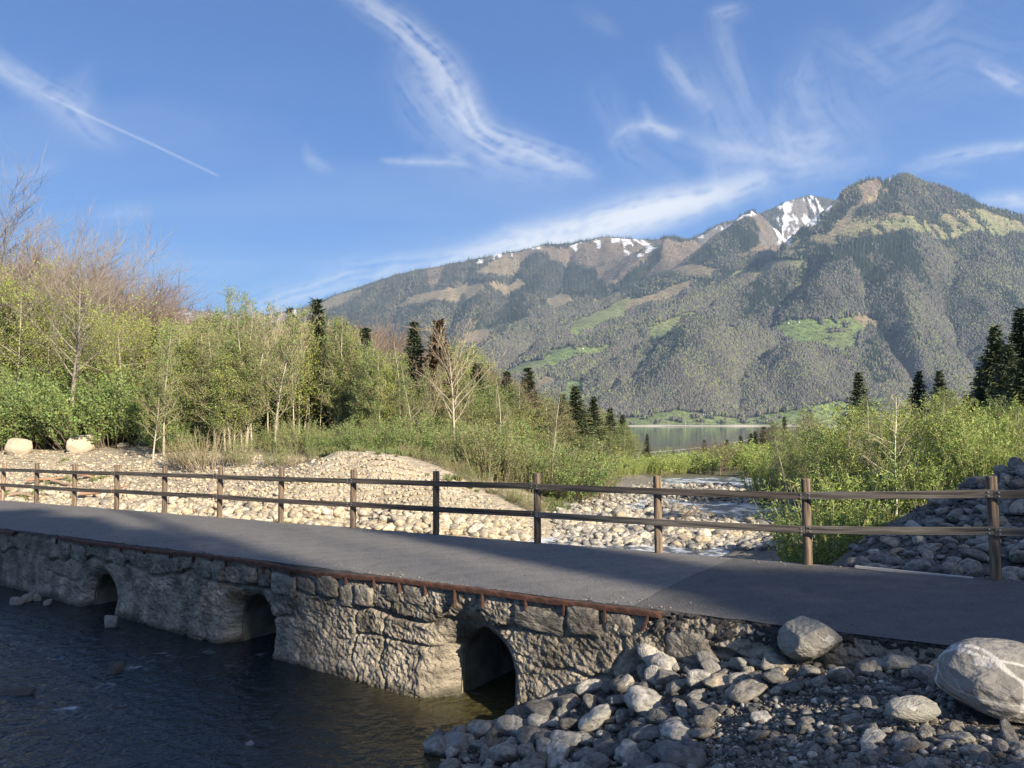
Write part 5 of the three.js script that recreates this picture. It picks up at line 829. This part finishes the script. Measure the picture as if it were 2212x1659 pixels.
function shootBush(o, seed) {   // many rising shoots from the ground
  const r = rngOf(seed), wood = new Mesher(), tw = new Mesher(), lf = new Mesher();
  for (let k = 0; k < o.shoots; k++) {
    const a = r() * 6.28, rad = o.W * Math.sqrt(r()), p = V(Math.cos(a) * rad * 0.55, -0.1, Math.sin(a) * rad * 0.55), out = rad / o.W * o.open, L = o.H * (0.55 + 0.5 * r()) * (1 - 0.25 * rad / o.W);
    const s = path(r, p, V(Math.cos(a) * out, 1, Math.sin(a) * out), L, 0.018 * (0.6 + 0.8 * r()), 0.004, 6, 0.1, 0.03);
    wood.limb(s, 3, [...o.bark, 0.3]);
    const ns = o.subs * (0.6 + 0.8 * r());
    for (let m = 0; m < ns; m++) {
      const [q, d] = along(s, lerp(o.low ?? 0.2, 1, Math.pow(r(), 0.8))), dd = d.clone().addScaledVector(rv(r), 0.8); dd.y += 0.3; dd.normalize();
      const tl = L * (o.twigLen ?? 0.16) * (0.5 + r()), e = q.clone().addScaledVector(dd, tl); tw.twig(q, e, 0.006, jit(o.twigCol, r, 0.4));
      for (let n = 0; n < o.leaves; n++) { const lp = q.clone().lerp(e, r()).addScaledVector(rv(r), o.leaf * 0.5), ld = dd.clone().multiplyScalar(0.8).addScaledVector(rv(r), 0.8).normalize(); lf.leaf(lp, ld, rv(r), o.leaf * (0.6 + 0.8 * r()), o.leaf * (o.leafW ?? 0.4), jit(pick(o.leafCols, r), r, 0.45)); }
    }
  }
  return { trunk: wood.geo(), twigs: tw.geo(), foliage: lf.geo(), H: o.H };
}
const fresh = [[0.17, 0.255, 0.06], [0.13, 0.215, 0.05], [0.22, 0.29, 0.075]], lime = [[0.27, 0.33, 0.055], [0.22, 0.3, 0.045], [0.33, 0.36, 0.07]], olive = [[0.2, 0.25, 0.07], [0.155, 0.205, 0.055], [0.26, 0.28, 0.085]], wil = [[0.28, 0.38, 0.07], [0.21, 0.32, 0.055], [0.37, 0.43, 0.1]], deep = [[0.07, 0.13, 0.028], [0.09, 0.16, 0.03]];
const dome = (t) => 0.25 + 1.1 * Math.sin(Math.PI * clamp(0.12 + t * 0.86)), spire = (t) => 0.25 + 0.9 * (1 - t) * Math.min(1, 0.5 + t * 2);
const KIND = {
  beech: [0, 1, 2].map((k) => broadTree({ H: 15, R: 0.26, bark: [0.25, 0.22, 0.18], first: 0.3, limbs: 26, reach: 0.34, up: 0.75, lift: 0.09, shape: dome, subs: 9, twigs: 5, twigCol: [0.21, 0.18, 0.155], twigW: 1.5, leaves: 0, leaf: 0.1, leafCols: lime }, 500 + k)),
  hazebeech: [0, 1].map((k) => broadTree({ H: 13, R: 0.2, bark: [0.17, 0.125, 0.1], first: 0.15, limbs: 34, reach: 0.36, up: 0.6, lift: 0.08, shape: dome, subs: 10, twigs: 5, twigCol: [0.185, 0.14, 0.115], twigW: 1.6, leaves: 0, leaf: 0.1, leafCols: lime }, 520 + k)),
  maple: [0, 1].map((k) => broadTree({ H: 10, R: 0.15, bark: [0.34, 0.3, 0.23], first: 0.22, limbs: 20, reach: 0.4, up: 0.45, lift: 0.04, shape: dome, subs: 7, twigs: 4, twigCol: [0.2, 0.17, 0.1], leaves: 6, leaf: 0.13, leafW: 0.7, leafSpread: 0.2, leafCols: lime }, 540 + k)),
  alder: [0, 1, 2, 3, 4].map((k) => broadTree({ H: 9, R: 0.075, bark: [0.33, 0.3, 0.235], first: 0.16, limbs: 30, reach: 0.2, up: 1.0, lift: 0.06, shape: spire, subs: 6, twigs: 4, twigCol: [0.24, 0.205, 0.13], twigW: 1.5, leaves: 4.4, leaf: 0.095, leafW: 0.6, leafSpread: 0.16, leafCols: [olive, [...fresh, olive[0]], [lime[0], lime[1], fresh[2]], [olive[1], [0.2, 0.17, 0.07]], [fresh[1], deep[0]]][k] }, 560 + k)),
  leafyalder: [0, 1, 2].map((k) => broadTree({ H: 8, R: 0.07, stems: 2, lean: 0.09, bark: [0.28, 0.25, 0.19], first: 0.12, limbs: 24, reach: 0.24, up: 0.9, lift: 0.05, shape: spire, subs: 6, twigs: 4, twigCol: [0.22, 0.19, 0.1], leaves: 5, leaf: 0.1, leafW: 0.6, leafSpread: 0.18, leafCols: [[...olive, fresh[2]], [fresh[0], fresh[2], deep[1]], [...lime, fresh[2]]][k] }, 580 + k)),
  snag: [broadTree({ H: 8.5, R: 0.12, bark: [0.36, 0.31, 0.235], first: 0.32, limbs: 22, reach: 0.4, up: 1.25, lift: 0.02, limbTone: 1, shape: dome, subs: 4, twigs: 3, twigCol: [0.36, 0.3, 0.22], twigW: 1.2, leaves: 0, leaf: 0.1, leafCols: lime }, 601), broadTree({ H: 8, R: 0.07, bark: [0.4, 0.36, 0.28], first: 0.35, limbs: 12, reach: 0.3, up: 1.1, limbTone: 1, subs: 3, twigs: 2, twigCol: [0.34, 0.29, 0.22], leaves: 0, leaf: 0.1, leafCols: lime, bend: 0.09 }, 602)],
  birch: [broadTree({ H: 5.6, R: 0.055, bark: [0.6, 0.56, 0.45], first: 0.2, limbs: 24, reach: 0.34, up: 0.5, lift: 0.05, limbTone: 0.9, shape: spire, subs: 6, twigs: 4, twigCol: [0.34, 0.3, 0.18], leaves: 1.6, leaf: 0.07, leafSpread: 0.1, leafCols: lime }, 611)],
  spruce: [0, 1, 2].map((k) => spruce({ H: 10, spread: 0.235, cols: [[0.06, 0.085, 0.038], [0.12, 0.135, 0.055]], tiers: 30 + 2 * k, gaps: 0.1 + 0.06 * k }, 620 + k)),
  brownspruce: [spruce({ H: 10, spread: 0.19, cols: [[0.09, 0.06, 0.028], [0.11, 0.085, 0.04]], tiers: 30, gaps: 0.12 }, 630)],
  bush: [0, 1, 2].map((k) => shootBush({ H: 3, W: 2.1, shoots: 60, open: 0.9, bark: [0.16, 0.13, 0.09], subs: 10, leaves: 12, leaf: 0.088, leafW: 0.6, low: 0.12, twigLen: 0.22, twigCol: [0.14, 0.13, 0.06], leafCols: fresh }, 640 + k)),
  thicket: [0, 1, 2].map((k) => shootBush({ H: 3.2, W: 2, shoots: 75, open: 0.5, bark: [0.25, 0.215, 0.15], subs: 11, leaves: 4, leaf: 0.09, leafW: 0.5, low: 0.1, twigLen: 0.18, twigCol: [0.19, 0.165, 0.09], leafCols: [...olive, olive[0], fresh[0]] }, 660 + k)),
  willow: [0, 1, 2].map((k) => shootBush({ H: 4, W: 1.35, shoots: 48, open: 0.38, bark: [0.24, 0.22, 0.11], subs: 12, leaves: 9, leaf: 0.1, leafW: 0.36, low: 0.1, twigLen: 0.12, twigCol: [0.22, 0.22, 0.08], leafCols: wil }, 680 + k)),
  farwillow: [0, 1].map((k) => shootBush({ H: 4, W: 1.7, shoots: 46, open: 0.4, bark: [0.24, 0.22, 0.11], subs: 8, leaves: 4, leaf: 0.22, leafW: 0.45, low: 0.15, twigLen: 0.14, twigCol: [0.22, 0.22, 0.08], leafCols: [...wil, [0.2, 0.24, 0.07]] }, 730 + k)),
  drybush: [0, 1].map((k) => shootBush({ H: 2.6, W: 1.6, shoots: 70, open: 0.7, bark: [0.3, 0.24, 0.17], subs: 14, leaves: 1.4, leaf: 0.07, twigLen: 0.2, twigCol: [0.27, 0.22, 0.14], leafCols: olive }, 700 + k)),
};
for (const L of Object.values(KIND)) for (const g of L) { let top = 0; for (const q of [g.trunk, g.twigs, g.foliage]) if (q) { q.computeBoundingBox(); top = Math.max(top, q.boundingBox.max.y); } g.H = lerp(g.H, top, 0.4); }
const NAMES = { beech: ['beech_tree', 'tree'], hazebeech: ['beech_tree', 'tree'], maple: ['maple_tree', 'tree'], alder: ['alder_tree', 'tree'], leafyalder: ['alder_tree', 'tree'], snag: ['dead_tree', 'tree'], birch: ['birch_tree', 'tree'], spruce: ['spruce_tree', 'tree'], brownspruce: ['spruce_tree', 'tree'], bush: ['leafy_shrub', 'shrub'], thicket: ['thicket_shrub', 'shrub'], willow: ['willow_shrub', 'shrub'], drybush: ['bare_shrub', 'shrub'], farwillow: ['willow_shrub', 'shrub'] };
const protos = {};
let turns = rngOf(800);
function plant(kind, x, y, z, h, label, group, wide = 1, variant) {
  const L = KIND[kind], v = variant ?? Math.floor(turns() * L.length), key = kind + v, g = L[v];
  if (!protos[key]) { const t = new THREE.Group(); part(t, ['bush', 'thicket', 'willow', 'drybush', 'farwillow'].includes(kind) ? 'stems' : 'trunk', g.trunk, BARK); if (g.twigs) part(t, 'twigs', g.twigs, TWIG); if (g.foliage) part(t, 'foliage', g.foliage, g.needles ? NEEDLE : LEAF); protos[key] = t; }
  const o = protos[key].clone(); add(o, NAMES[kind][0], label, NAMES[kind][1], group);
  const s = h / g.H; o.position.set(x, y - 0.05, z); o.scale.set(s * wide, s, s * wide); o.rotation.y = turns() * 6.28;
  return o;
}
const POSTS = [2148, 1744, 1422, 1158, 943, 757, 602, 465, 347, 245, 161, 81, 10], ORD = ['first', 'second', 'third', 'fourth', 'fifth', 'sixth', 'seventh', 'eighth', 'ninth', 'tenth', 'eleventh', 'twelfth', 'last'];
const overPost = (u) => { let k = 0; POSTS.forEach((p, i) => { if (Math.abs(p - u) < Math.abs(POSTS[k] - u)) k = i; }); return ' over the ' + ORD[k] + ' post from the near fence end'; };
const plantAt = (kind, u, vTop, d, label, group, wide = 1, variant) => { if (group) label += overPost(u); const p = atDepth(u, vTop, d), y = H2(p.x, p.z); return plant(kind, p.x, y, p.z, Math.max(0.8, p.y - y), label, group, wide, variant); };
{
  const r = rngOf(810);
  // --- single trees one can point at ---
  plantAt('beech', 165, 500, 48, 'tallest bare grey-barked tree above the green bushes', undefined, 0.95, 0);
  plantAt('beech', -8, 432, 54, 'tall bare tree cut by the edge of the picture', undefined, 1.1, 1);
  plantAt('beech', 62, 555, 62, 'bare purple-grey tree between the edge tree and the tallest one', undefined, 1.1, 2);
  plantAt('beech', 238, 575, 66, 'bare tree with fan-shaped crown just beyond the tallest grey trunk', undefined, 1.15, 1);
  plantAt('maple', 45, 590, 52, 'yellow-green maple with forked pale trunk near the picture edge', undefined, 0.8, 0);
  plantAt('maple', 275, 680, 49, 'round bright yellow-green maple beside the tallest bare trunk', undefined, 1.05, 1);
  plantAt('maple', 112, 720, 53, 'low yellow-green maple in front of the tallest bare trunk', undefined, 0.9, 0);
  plantAt('leafyalder', 485, 602, 60, 'lone airy tree with two thin tops standing out against the sky', undefined, 0.8, 0);
  plantAt('alder', 540, 640, 60, 'slim leafing tree next to the airy one against the sky', undefined, 0.9, 1);
  plantAt('alder', 600, 655, 55, 'dense fine-leaved tree before the first spruce tip', undefined, 1.3, 2);
  plantAt('spruce', 684, 640, 50, 'dark spruce with pointed tip at the foot of the mountain ridge', undefined, 1.4, 0);
  plantAt('spruce', 626, 660, 52, 'dark spruce half hidden behind the fine-leaved tree', undefined, 1, 1);
  plantAt('spruce', 895, 690, 50, 'dark pointed spruce before the wooded slope', undefined, 1.4, 0);
  plantAt('brownspruce', 948, 685, 49, 'browning spruce behind the pale dead tree', undefined, 1.6, 0);
  plantAt('snag', 985, 702, 40, 'pale bare tree with many rising limbs standing out of the thicket', undefined, 1, 0);
  plantAt('snag', 864, 735, 44, 'thin dead trunk with forked bare top', undefined, 0.8, 1);
  plantAt('snag', 1080, 820, 42, 'leaning bare pale tree with a forked stem', undefined, 0.9, 1);
  plantAt('snag', 668, 690, 46, 'straight white-barked trunk with few twigs in the thicket', undefined, 0.55, 1);
  plantAt('snag', 693, 710, 45, 'second white-barked trunk, close to the straight one', undefined, 0.6, 1);
  plantAt('snag', 1190, 905, 34, 'slender white-stemmed bare tree above the fence', undefined, 0.7, 1);
  plantAt('spruce', 1140, 790, 55, 'dark spruce above the slender white-stemmed tree', undefined, 1.7, 1);
  plantAt('spruce', 1243, 830, 62, 'broad dark spruce nearest the lake on the wood side', undefined, 2, 0);
  plantAt('spruce', 1282, 855, 70, 'spruce close behind the broad dark one by the lake', undefined, 1.8, 2);
  plantAt('spruce', 1318, 880, 80, 'small spruce at the end of the dark row by the lake', undefined, 1.8, 1);
  plantAt('spruce', 1345, 893, 88, 'last low spruce of the dark row before the water', undefined, 1.7, 0);
  plantAt('spruce', 1398, 935, 90, 'little dark spruce in front of the lake', undefined, 1.3, 1);
  plantAt('spruce', 1855, 800, 62, 'dark spruce rising above the willows, farthest from the picture edge', undefined, 1.5, 0);
  plantAt('spruce', 1984, 800, 60, 'brownish spruce behind the young birch', undefined, 1.5, 2);
  plantAt('spruce', 2030, 797, 62, 'dark spruce between the birch and the tall spruces', undefined, 1.5, 1);
  plantAt('spruce', 2150, 700, 52, 'tall dark spruce, front one of the group at the picture edge', undefined, 1.6, 1);
  plantAt('spruce', 2205, 660, 54, 'tallest dark spruce of the group at the picture edge', undefined, 1.6, 0);
  plantAt('spruce', 2262, 690, 50, 'dark spruce cut by the picture edge', undefined, 1.6, 2);
  plantAt('spruce', 2115, 790, 56, 'smaller spruce leaning against the tall group', undefined, 1.3, 2);
  [[2178, 740, 48], [2235, 640, 60], [2130, 765, 60], [2290, 650, 52], [2165, 800, 44], [2240, 760, 42]].forEach(([u, v, d], i) => plantAt('spruce', u, v, d, 'dark spruce crowded in the tall group', 'spruces of the tall group at the picture edge', 1.5, i % 3));
  plantAt('spruce', 1694, 898, 150, 'single pointed spruce before the lake shore', undefined, 1.1, 0);
  [[1600, 940, 130], [1622, 935, 135], [1650, 920, 150], [1632, 930, 140], [1670, 918, 155], [1571, 948, 110]].forEach(([u, v, d], i) => plantAt('spruce', u, v, d, 'little spruce before the lake', 'spruces in the row before the lake', 1.8, i % 3));
  plantAt('birch', 1930, 838, 19, 'young birch with white stem rising out of the willows', undefined, 0.85, 0);
  plantAt('snag', 2180, 880, 34, 'thin pale trunk before the dark spruces', undefined, 0.5, 1);
  [[735, 690, 51, 'dark narrow spruce between the ridge-foot spruce and the russet crown'], [790, 705, 52, 'ivy-dark evergreen beside the russet leafless crown'], [560, 700, 53, 'low dark spruce among the fine-leaved trees'], [1030, 780, 50, 'dark spruce just beyond the pale bare tree'], [1095, 800, 52, 'brown-green spruce next to the leaning bare tree'], [1215, 850, 58, 'dark spruce leading the row that steps down to the lake'], [330, 705, 55, 'dark spruce in the gap behind the round maple'], [18, 640, 56, 'shaded evergreen behind the forked maple']].forEach(([u, v, d, label], i) => plantAt('spruce', u, v, d, label, undefined, 1.7, i % 3));
  [[2120, 830, 40], [2152, 850, 37], [2192, 790, 40], [2216, 770, 38], [2250, 800, 35], [2090, 850, 46], [2180, 860, 33]].forEach(([u, v, d], i) => plantAt('spruce', u, v, d, 'low dark spruce below the tall group', 'spruces at the foot of the tall group', 2.1, i % 3));
  [[1760, 905, 26, 'leafyalder'], [1822, 870, 27, 'leafyalder'], [1885, 855, 25, 'alder'], [1975, 850, 24, 'leafyalder'], [2040, 838, 26, 'alder'], [2085, 835, 23, 'leafyalder'], [2150, 845, 24, 'leafyalder'], [2200, 870, 22, 'alder'], [1700, 925, 30, 'alder'], [1850, 880, 33, 'alder']].forEach(([u, v, d, kind], i) => plantAt(kind, u, v, d, 'airy young tree among willows', 'young trees among the willows', 1.25, 1 + i % 2));
  for (let k = 0; k < 16; k++) { const u = -60 + (k + r()) * 26, d = 52 + r() * 9; plantAt(pick(['alder', 'leafyalder', 'maple', 'alder'], r), u, 610 + r() * 110, d, 'yellow-green young tree behind the shrubs', 'young trees above the green shrubs', 1.15); }
  // --- reddish leafless wood behind ---
  const sky = pwl([[-150, 520], [0, 545], [60, 580], [120, 600], [200, 585], [250, 592], [290, 625], [330, 655], [370, 660], [440, 676], [520, 690], [600, 700], [700, 716], [780, 700], [830, 740], [900, 760], [1000, 770], [1100, 815], [1200, 860], [1300, 890], [1400, 925]]);
  for (let k = 0; k < 30; k++) { const u = -140 + k * 34 + r() * 22, d = 68 + r() * 22; plantAt('hazebeech', u, sky(u) + r() * 36 - 16, d, 'leafless brownish beech', 'leafless beeches of the wood', 1.1 + 0.3 * r()); }
  plantAt('hazebeech', 800, 718, 58, 'russet leafless crown between the spruces and the thicket', undefined, 1.2, 0);
  plantAt('hazebeech', 1120, 850, 60, 'brownish leafless tree below the wooded slope', undefined, 1.1, 1);
  // --- slender alders of the thicket ---
  const mid = pwl([[330, 700], [420, 672], [500, 668], [560, 655], [640, 660], [740, 676], [800, 722], [880, 760], [960, 780], [1040, 810], [1120, 850], [1200, 900], [1290, 935], [1360, 955]]);
  for (let k = 0; k < 150; k++) { const u = 330 + (k + r()) * 6.4, d = lerp(40, 62, r()) + Math.max(0, u - 1000) * 0.03, kind = r() < 0.45 ? 'alder' : r() < 0.62 ? 'leafyalder' : 'snag'; plantAt(kind, u, mid(u) + 6 + r() * r() * 130, d, kind === 'snag' ? 'thin bare stem among alders' : kind === 'alder' ? 'slender young alder in the thicket' : 'two-stemmed leafing alder in the thicket', 'young trees of the thicket behind the gravel heap', kind === 'snag' ? 0.6 : 1.15); }
  const fall = pwl([[960, 725], [1000, 735], [1060, 795], [1140, 815], [1200, 850], [1260, 862], [1340, 905], [1400, 945]]);
  for (let k = 0; k < 46; k++) { const u = 960 + (k + r()) * 9.4, d = 46 + r() * 26 + Math.max(0, u - 1150) * 0.12, kind = r() < 0.55 ? 'leafyalder' : r() < 0.7 ? 'alder' : 'hazebeech'; plantAt(kind, u, fall(u) + r() * r() * 70, d, kind === 'hazebeech' ? 'brown leafless tree sloping to the lake' : 'leafing tree sloping to the lake', 'trees where the wood falls away to the lake', kind === 'hazebeech' ? 0.9 : 1.7); }
  // --- bushes along the wood's foot ---
  for (let k = 0; k < 26; k++) { const u = -120 + (k + r()) * 19, d = 46.5 + r() * 7; plantAt('bush', u, 770 + r() * r() * 150 + Math.max(0, u - 250) * 0.15, d, 'fresh green shrub above the boulders', 'green shrubs above the boulders', 1.05); }
  plantAt('bush', 60, 770, 52, 'tall fresh green shrub behind the first boulders', undefined, 1, 0);
  plantAt('bush', 262, 815, 50, 'layered green shrub under the round maple', undefined, 1, 1);
  for (let k = 0; k < 54; k++) { const u = 340 + (k + r()) * 17.2, base = u < 620 ? 42 : u < 1000 ? 36.5 : 34, d = base + r() * 8; plantAt(r() < 0.75 ? 'thicket' : 'bush', u, 868 + r() * 60 + Math.max(0, u - 900) * 0.12, d, 'twiggy olive shrub below the thicket', 'shrubs at the foot of the thicket', 1.1); }
  plantAt('drybush', 455, 905, 37, 'bare twiggy shrub on the gravel before the boulders', undefined, 1.15, 0);
  plantAt('drybush', 400, 935, 38, 'low brown twiggy shrub beside the bigger bare one', undefined, 1.2, 1);
  plantAt('thicket', 520, 930, 36.5, 'leafing shrub at the edge of the gravel flat', undefined, 1, 0);
  plantAt('thicket', 600, 945, 35.5, 'olive shrub creeping over the gravel slope', undefined, 1.2, 1);
  plantAt('drybush', 640, 965, 34, 'yellowish low shrub on the slope beside the gravel heap', undefined, 1.5, 1);
  plantAt('thicket', 680, 972, 34, 'olive low shrub, nearest the crest of the gravel heap', undefined, 1.2, 2);
  for (let k = 0; k < 10; k++) { const u = 880 + k * 31 + r() * 14, d = 33.5 - k * 0.55; plantAt(k % 3 ? 'thicket' : 'drybush', u, 968 + k * 11 + r() * 20, d, 'brownish shrub behind the gravel heap', 'shrubs on the back of the gravel heap', 1.1); }
  // --- willows along the stream ---
  for (let k = 0; k < 20; k++) { const u = 1215 + (k + r()) * 13, d = 36 + k * 1.6 + r() * 5; plantAt('willow', u, 950 + k * 1.2 + r() * 28, d, 'light green stream-bank willow', 'willows on the wood-side stream bank', 1.15); }
  for (let k = 0; k < 34; k++) { const u = 1395 + r() * 285, d = 60 + 70 * (k / 34); plantAt('farwillow', u, 962 + r() * r() * 50 - (u > 1560 ? 16 : 0), d, 'pale willow in the stream bend', 'willows of the far stream bend', 1.5); }
  for (let k = 0; k < 36; k++) { const u = 1640 + (k + r()) * 17, d = lerp(36, 18, k / 36) + r() * 12; plantAt(r() < 0.75 ? 'willow' : 'leafyalder', u, lerp(915, 822, Math.min(1, k / 12)) + 15 + r() * r() * 130, d, 'bright yellow-green bushy willow', 'willows beyond the last fence posts', 1.2); }
  plantAt('willow', 1790, 985, 16.6, 'big spreading willow overhanging the stream beside the post', undefined, 1.5, 0);
  plantAt('willow', 1870, 950, 17.4, 'yellow-green willow right of the overhanging one, above the cobbles', undefined, 1.3, 1);
  plantAt('willow', 1735, 1020, 18.5, 'lower willow at the water edge before the bend', undefined, 1.3, 2);
  plantAt('willow', 2000, 930, 17, 'willow rising behind the grey cobble heap', undefined, 1.3, 0);
  plantAt('willow', 2110, 858, 16.5, 'tall upright willow with golden leaves behind the cobble heap', undefined, 1, 1);
  plantAt('willow', 2195, 915, 16, 'golden-leaved willow at the picture edge', undefined, 1.2, 2);
  for (let k = 0; k < 26; k++) { const u = 1500 + r() * 800, d = 75 + r() * 90; plantAt(r() < 0.6 ? 'leafyalder' : 'hazebeech', u, u < 1650 ? 948 + r() * 20 : 880 - (u - 1650) * 0.06 + r() * 50, d, 'leafing tree in the distant wood', 'trees of the mixed wood towards the lake', 1.3); }
  // --- valley floor wood between here and the lake, too far to tell apart ---
  const far = new THREE.Group(); struct(far, 'far_wood', 'treetops of the low wood on the valley floor'); far.userData.kind = 'stuff';
  const g = KIND.farwillow[0].foliage, g2 = KIND.spruce[0].foliage, m4 = new THREE.Object3D(), Lw = [], Ls = [];
  for (let k = 0; k < 2600; k++) { const d = 130 + 560 * Math.pow(r(), 0.8), u = -300 + r() * 2800; if (u > 1330 && u < 1620 && d < 170) continue; const p = ray(u, 829.5), x = p.x / -p.z * d; (r() < 0.14 ? Ls : Lw).push([x, H2(x, -d), -d]); }
  for (const [L, geo, mat, h0, nm] of [[Lw, g, LEAF, 1, 'treetops'], [Ls, g2, NEEDLE, 0.75, 'spruce_tops']]) { const im = new THREE.InstancedMesh(geo, mat, L.length); L.forEach(([x, y, z], i) => { const s = h0 * (0.8 + 0.7 * r()) * (Math.abs(x + z * 0.24) < 60 ? 0.75 : 1.4); m4.position.set(x, y - 0.3, z); m4.scale.set(s * 1.5, s, s * 1.5); m4.rotation.y = r() * 6; m4.updateMatrix(); im.setMatrixAt(i, m4.matrix); }); im.name = nm; im.userData.kind = 'stuff'; far.add(im); }
  // grass and low herbs on the banks
  const gm = new Mesher(); for (let k = 0; k < 46; k++) { const a = r() * 6.28, d = V(Math.cos(a) * 0.6 * r(), 1, Math.sin(a) * 0.6 * r()).normalize(); gm.leaf(V(Math.cos(a) * 0.12 * r(), 0, Math.sin(a) * 0.12 * r()), d, rv(r), 0.18 + 0.3 * r(), 0.03, jit(r() < 0.3 ? [0.25, 0.22, 0.1] : [0.13, 0.18, 0.05], r, 0.4)); }
  const tuft = gm.geo(), spots = [];
  for (let k = 0; k < 9000; k++) { const d = 20 + 45 * r(), u = -150 + 2500 * r(), p = ray(u, 829.5), x = p.x / -p.z * d, z = -d; const reg = regionOf(x, z), y = H2(x, z); if (y < riverLevel(z) + 0.25) continue; if (reg === 'rubble' && n2(x * 0.4, z * 0.4) < 0.55) continue; if (reg === 'mound' || reg === 'bed') continue; spots.push([x, y, z]); }
  for (let k = 0; k < 260; k++) { const s = -22 + 34 * r(); if (n2(s * 0.9, 40) < 0.1 && s < 8) continue; const p = rp(s, -0.1 - 0.3 * r()); spots.push([p.x, Math.max(H2(p.x, p.z), roadY(s) - 0.12), p.z, 0.35]); }
  const im = new THREE.InstancedMesh(tuft, LEAF, spots.length); spots.forEach(([x, y, z, q], i) => { m4.position.set(x, y - 0.02, z); const s = (0.35 + 0.45 * r()) * (q ?? 1); m4.scale.set(s * 1.6, s, s * 1.6); m4.rotation.set(0, r() * 6, 0); m4.updateMatrix(); im.setMatrixAt(i, m4.matrix); }); im.name = 'grass'; im.userData = { kind: 'stuff', label: 'short spring grass under the shrubs' }; scene.add(im);
}
// ───────── the trees behind the viewer that shade the road ─────────
{
  const r = rngOf(900), az = SUN_AZ * Math.PI / 180, sx = Math.sin(az), sz = Math.cos(az), pl = (l, q) => [sx * q + sz * l, sz * q - sx * l];   // l across the light, q towards the sun
  const tops = SHADE_TOPS();
  tops.forEach(([l, q, h, kind, wide]) => { const [x, z] = pl(l, q); plant(kind, x, 0.4, z, h, 'tree outside the picture that throws shade over the road and pool', 'shade trees behind the viewer', wide); });
}
// power line over the lake
{
  const wire = std({ color: rgb(0.75, 0.75, 0.72), roughness: 0.5 });
  [[[1300, 985], [1500, 968], [1640, 945], [1800, 905], 'upper wire of the power line crossing before the lake'], [[1300, 993], [1500, 977], [1640, 958], [1800, 922], 'lower wire of the power line crossing before the lake']].forEach(([a, b, c, d, label]) => { const g = new THREE.TubeGeometry(new THREE.CatmullRomCurve3([atDepth(...a, 430), atDepth(...b, 440), atDepth(...c, 450), atDepth(...d, 460)]), 40, 0.045, 5); add(new THREE.Mesh(g, wire), 'power_wire', label, 'wire'); });
}
function SHADE_TOPS() {
  const L = [], r = rngOf(950);
  for (let l = -18; l < 1.4; l += 1.6) L.push([l + r() * 0.6, 38 + 5 * r(), 28 + 2.5 * r(), 'spruce', 1.0]);
  L.push([2.3, 40, 29.5, 'spruce', 0.75], [3.1, 41, 28.5, 'spruce', 0.55], [3.7, 39, 26, 'spruce', 0.45]);
  for (let l = 3.6; l < 19; l += 0.5) { const gap = l > 5.0 && l < 6.5; L.push([l + r() * 0.3, 39.5 + 2 * r(), (gap ? 19.1 : l < 8.2 ? 21.2 : l < 11 ? 21.6 : l < 16 ? 22.6 : 18) + (gap ? 0.6 : 1.4) * (r() - 0.5), 'spruce', gap ? 0.9 : 0.65]); }
  L.push([4.3, 43, 30, 'spruce', 0.22], [5.45, 41, 28, 'snag', 0.3], [4.9, 42, 27.5, 'snag', 0.25], [7.0, 40, 25.2, 'spruce', 0.28], [7.5, 40, 25.6, 'spruce', 0.55], [8.2, 41, 24.2, 'spruce', 0.45], [10.6, 40, 23.6, 'spruce', 0.45], [12.5, 41, 24.5, 'spruce', 0.6], [14.5, 41, 24, 'spruce', 0.6]);
  return L;
}
scene.traverse((o) => { if (o.isMesh) { o.castShadow = true; o.receiveShadow = true; } });
renderer.render(scene, camera);
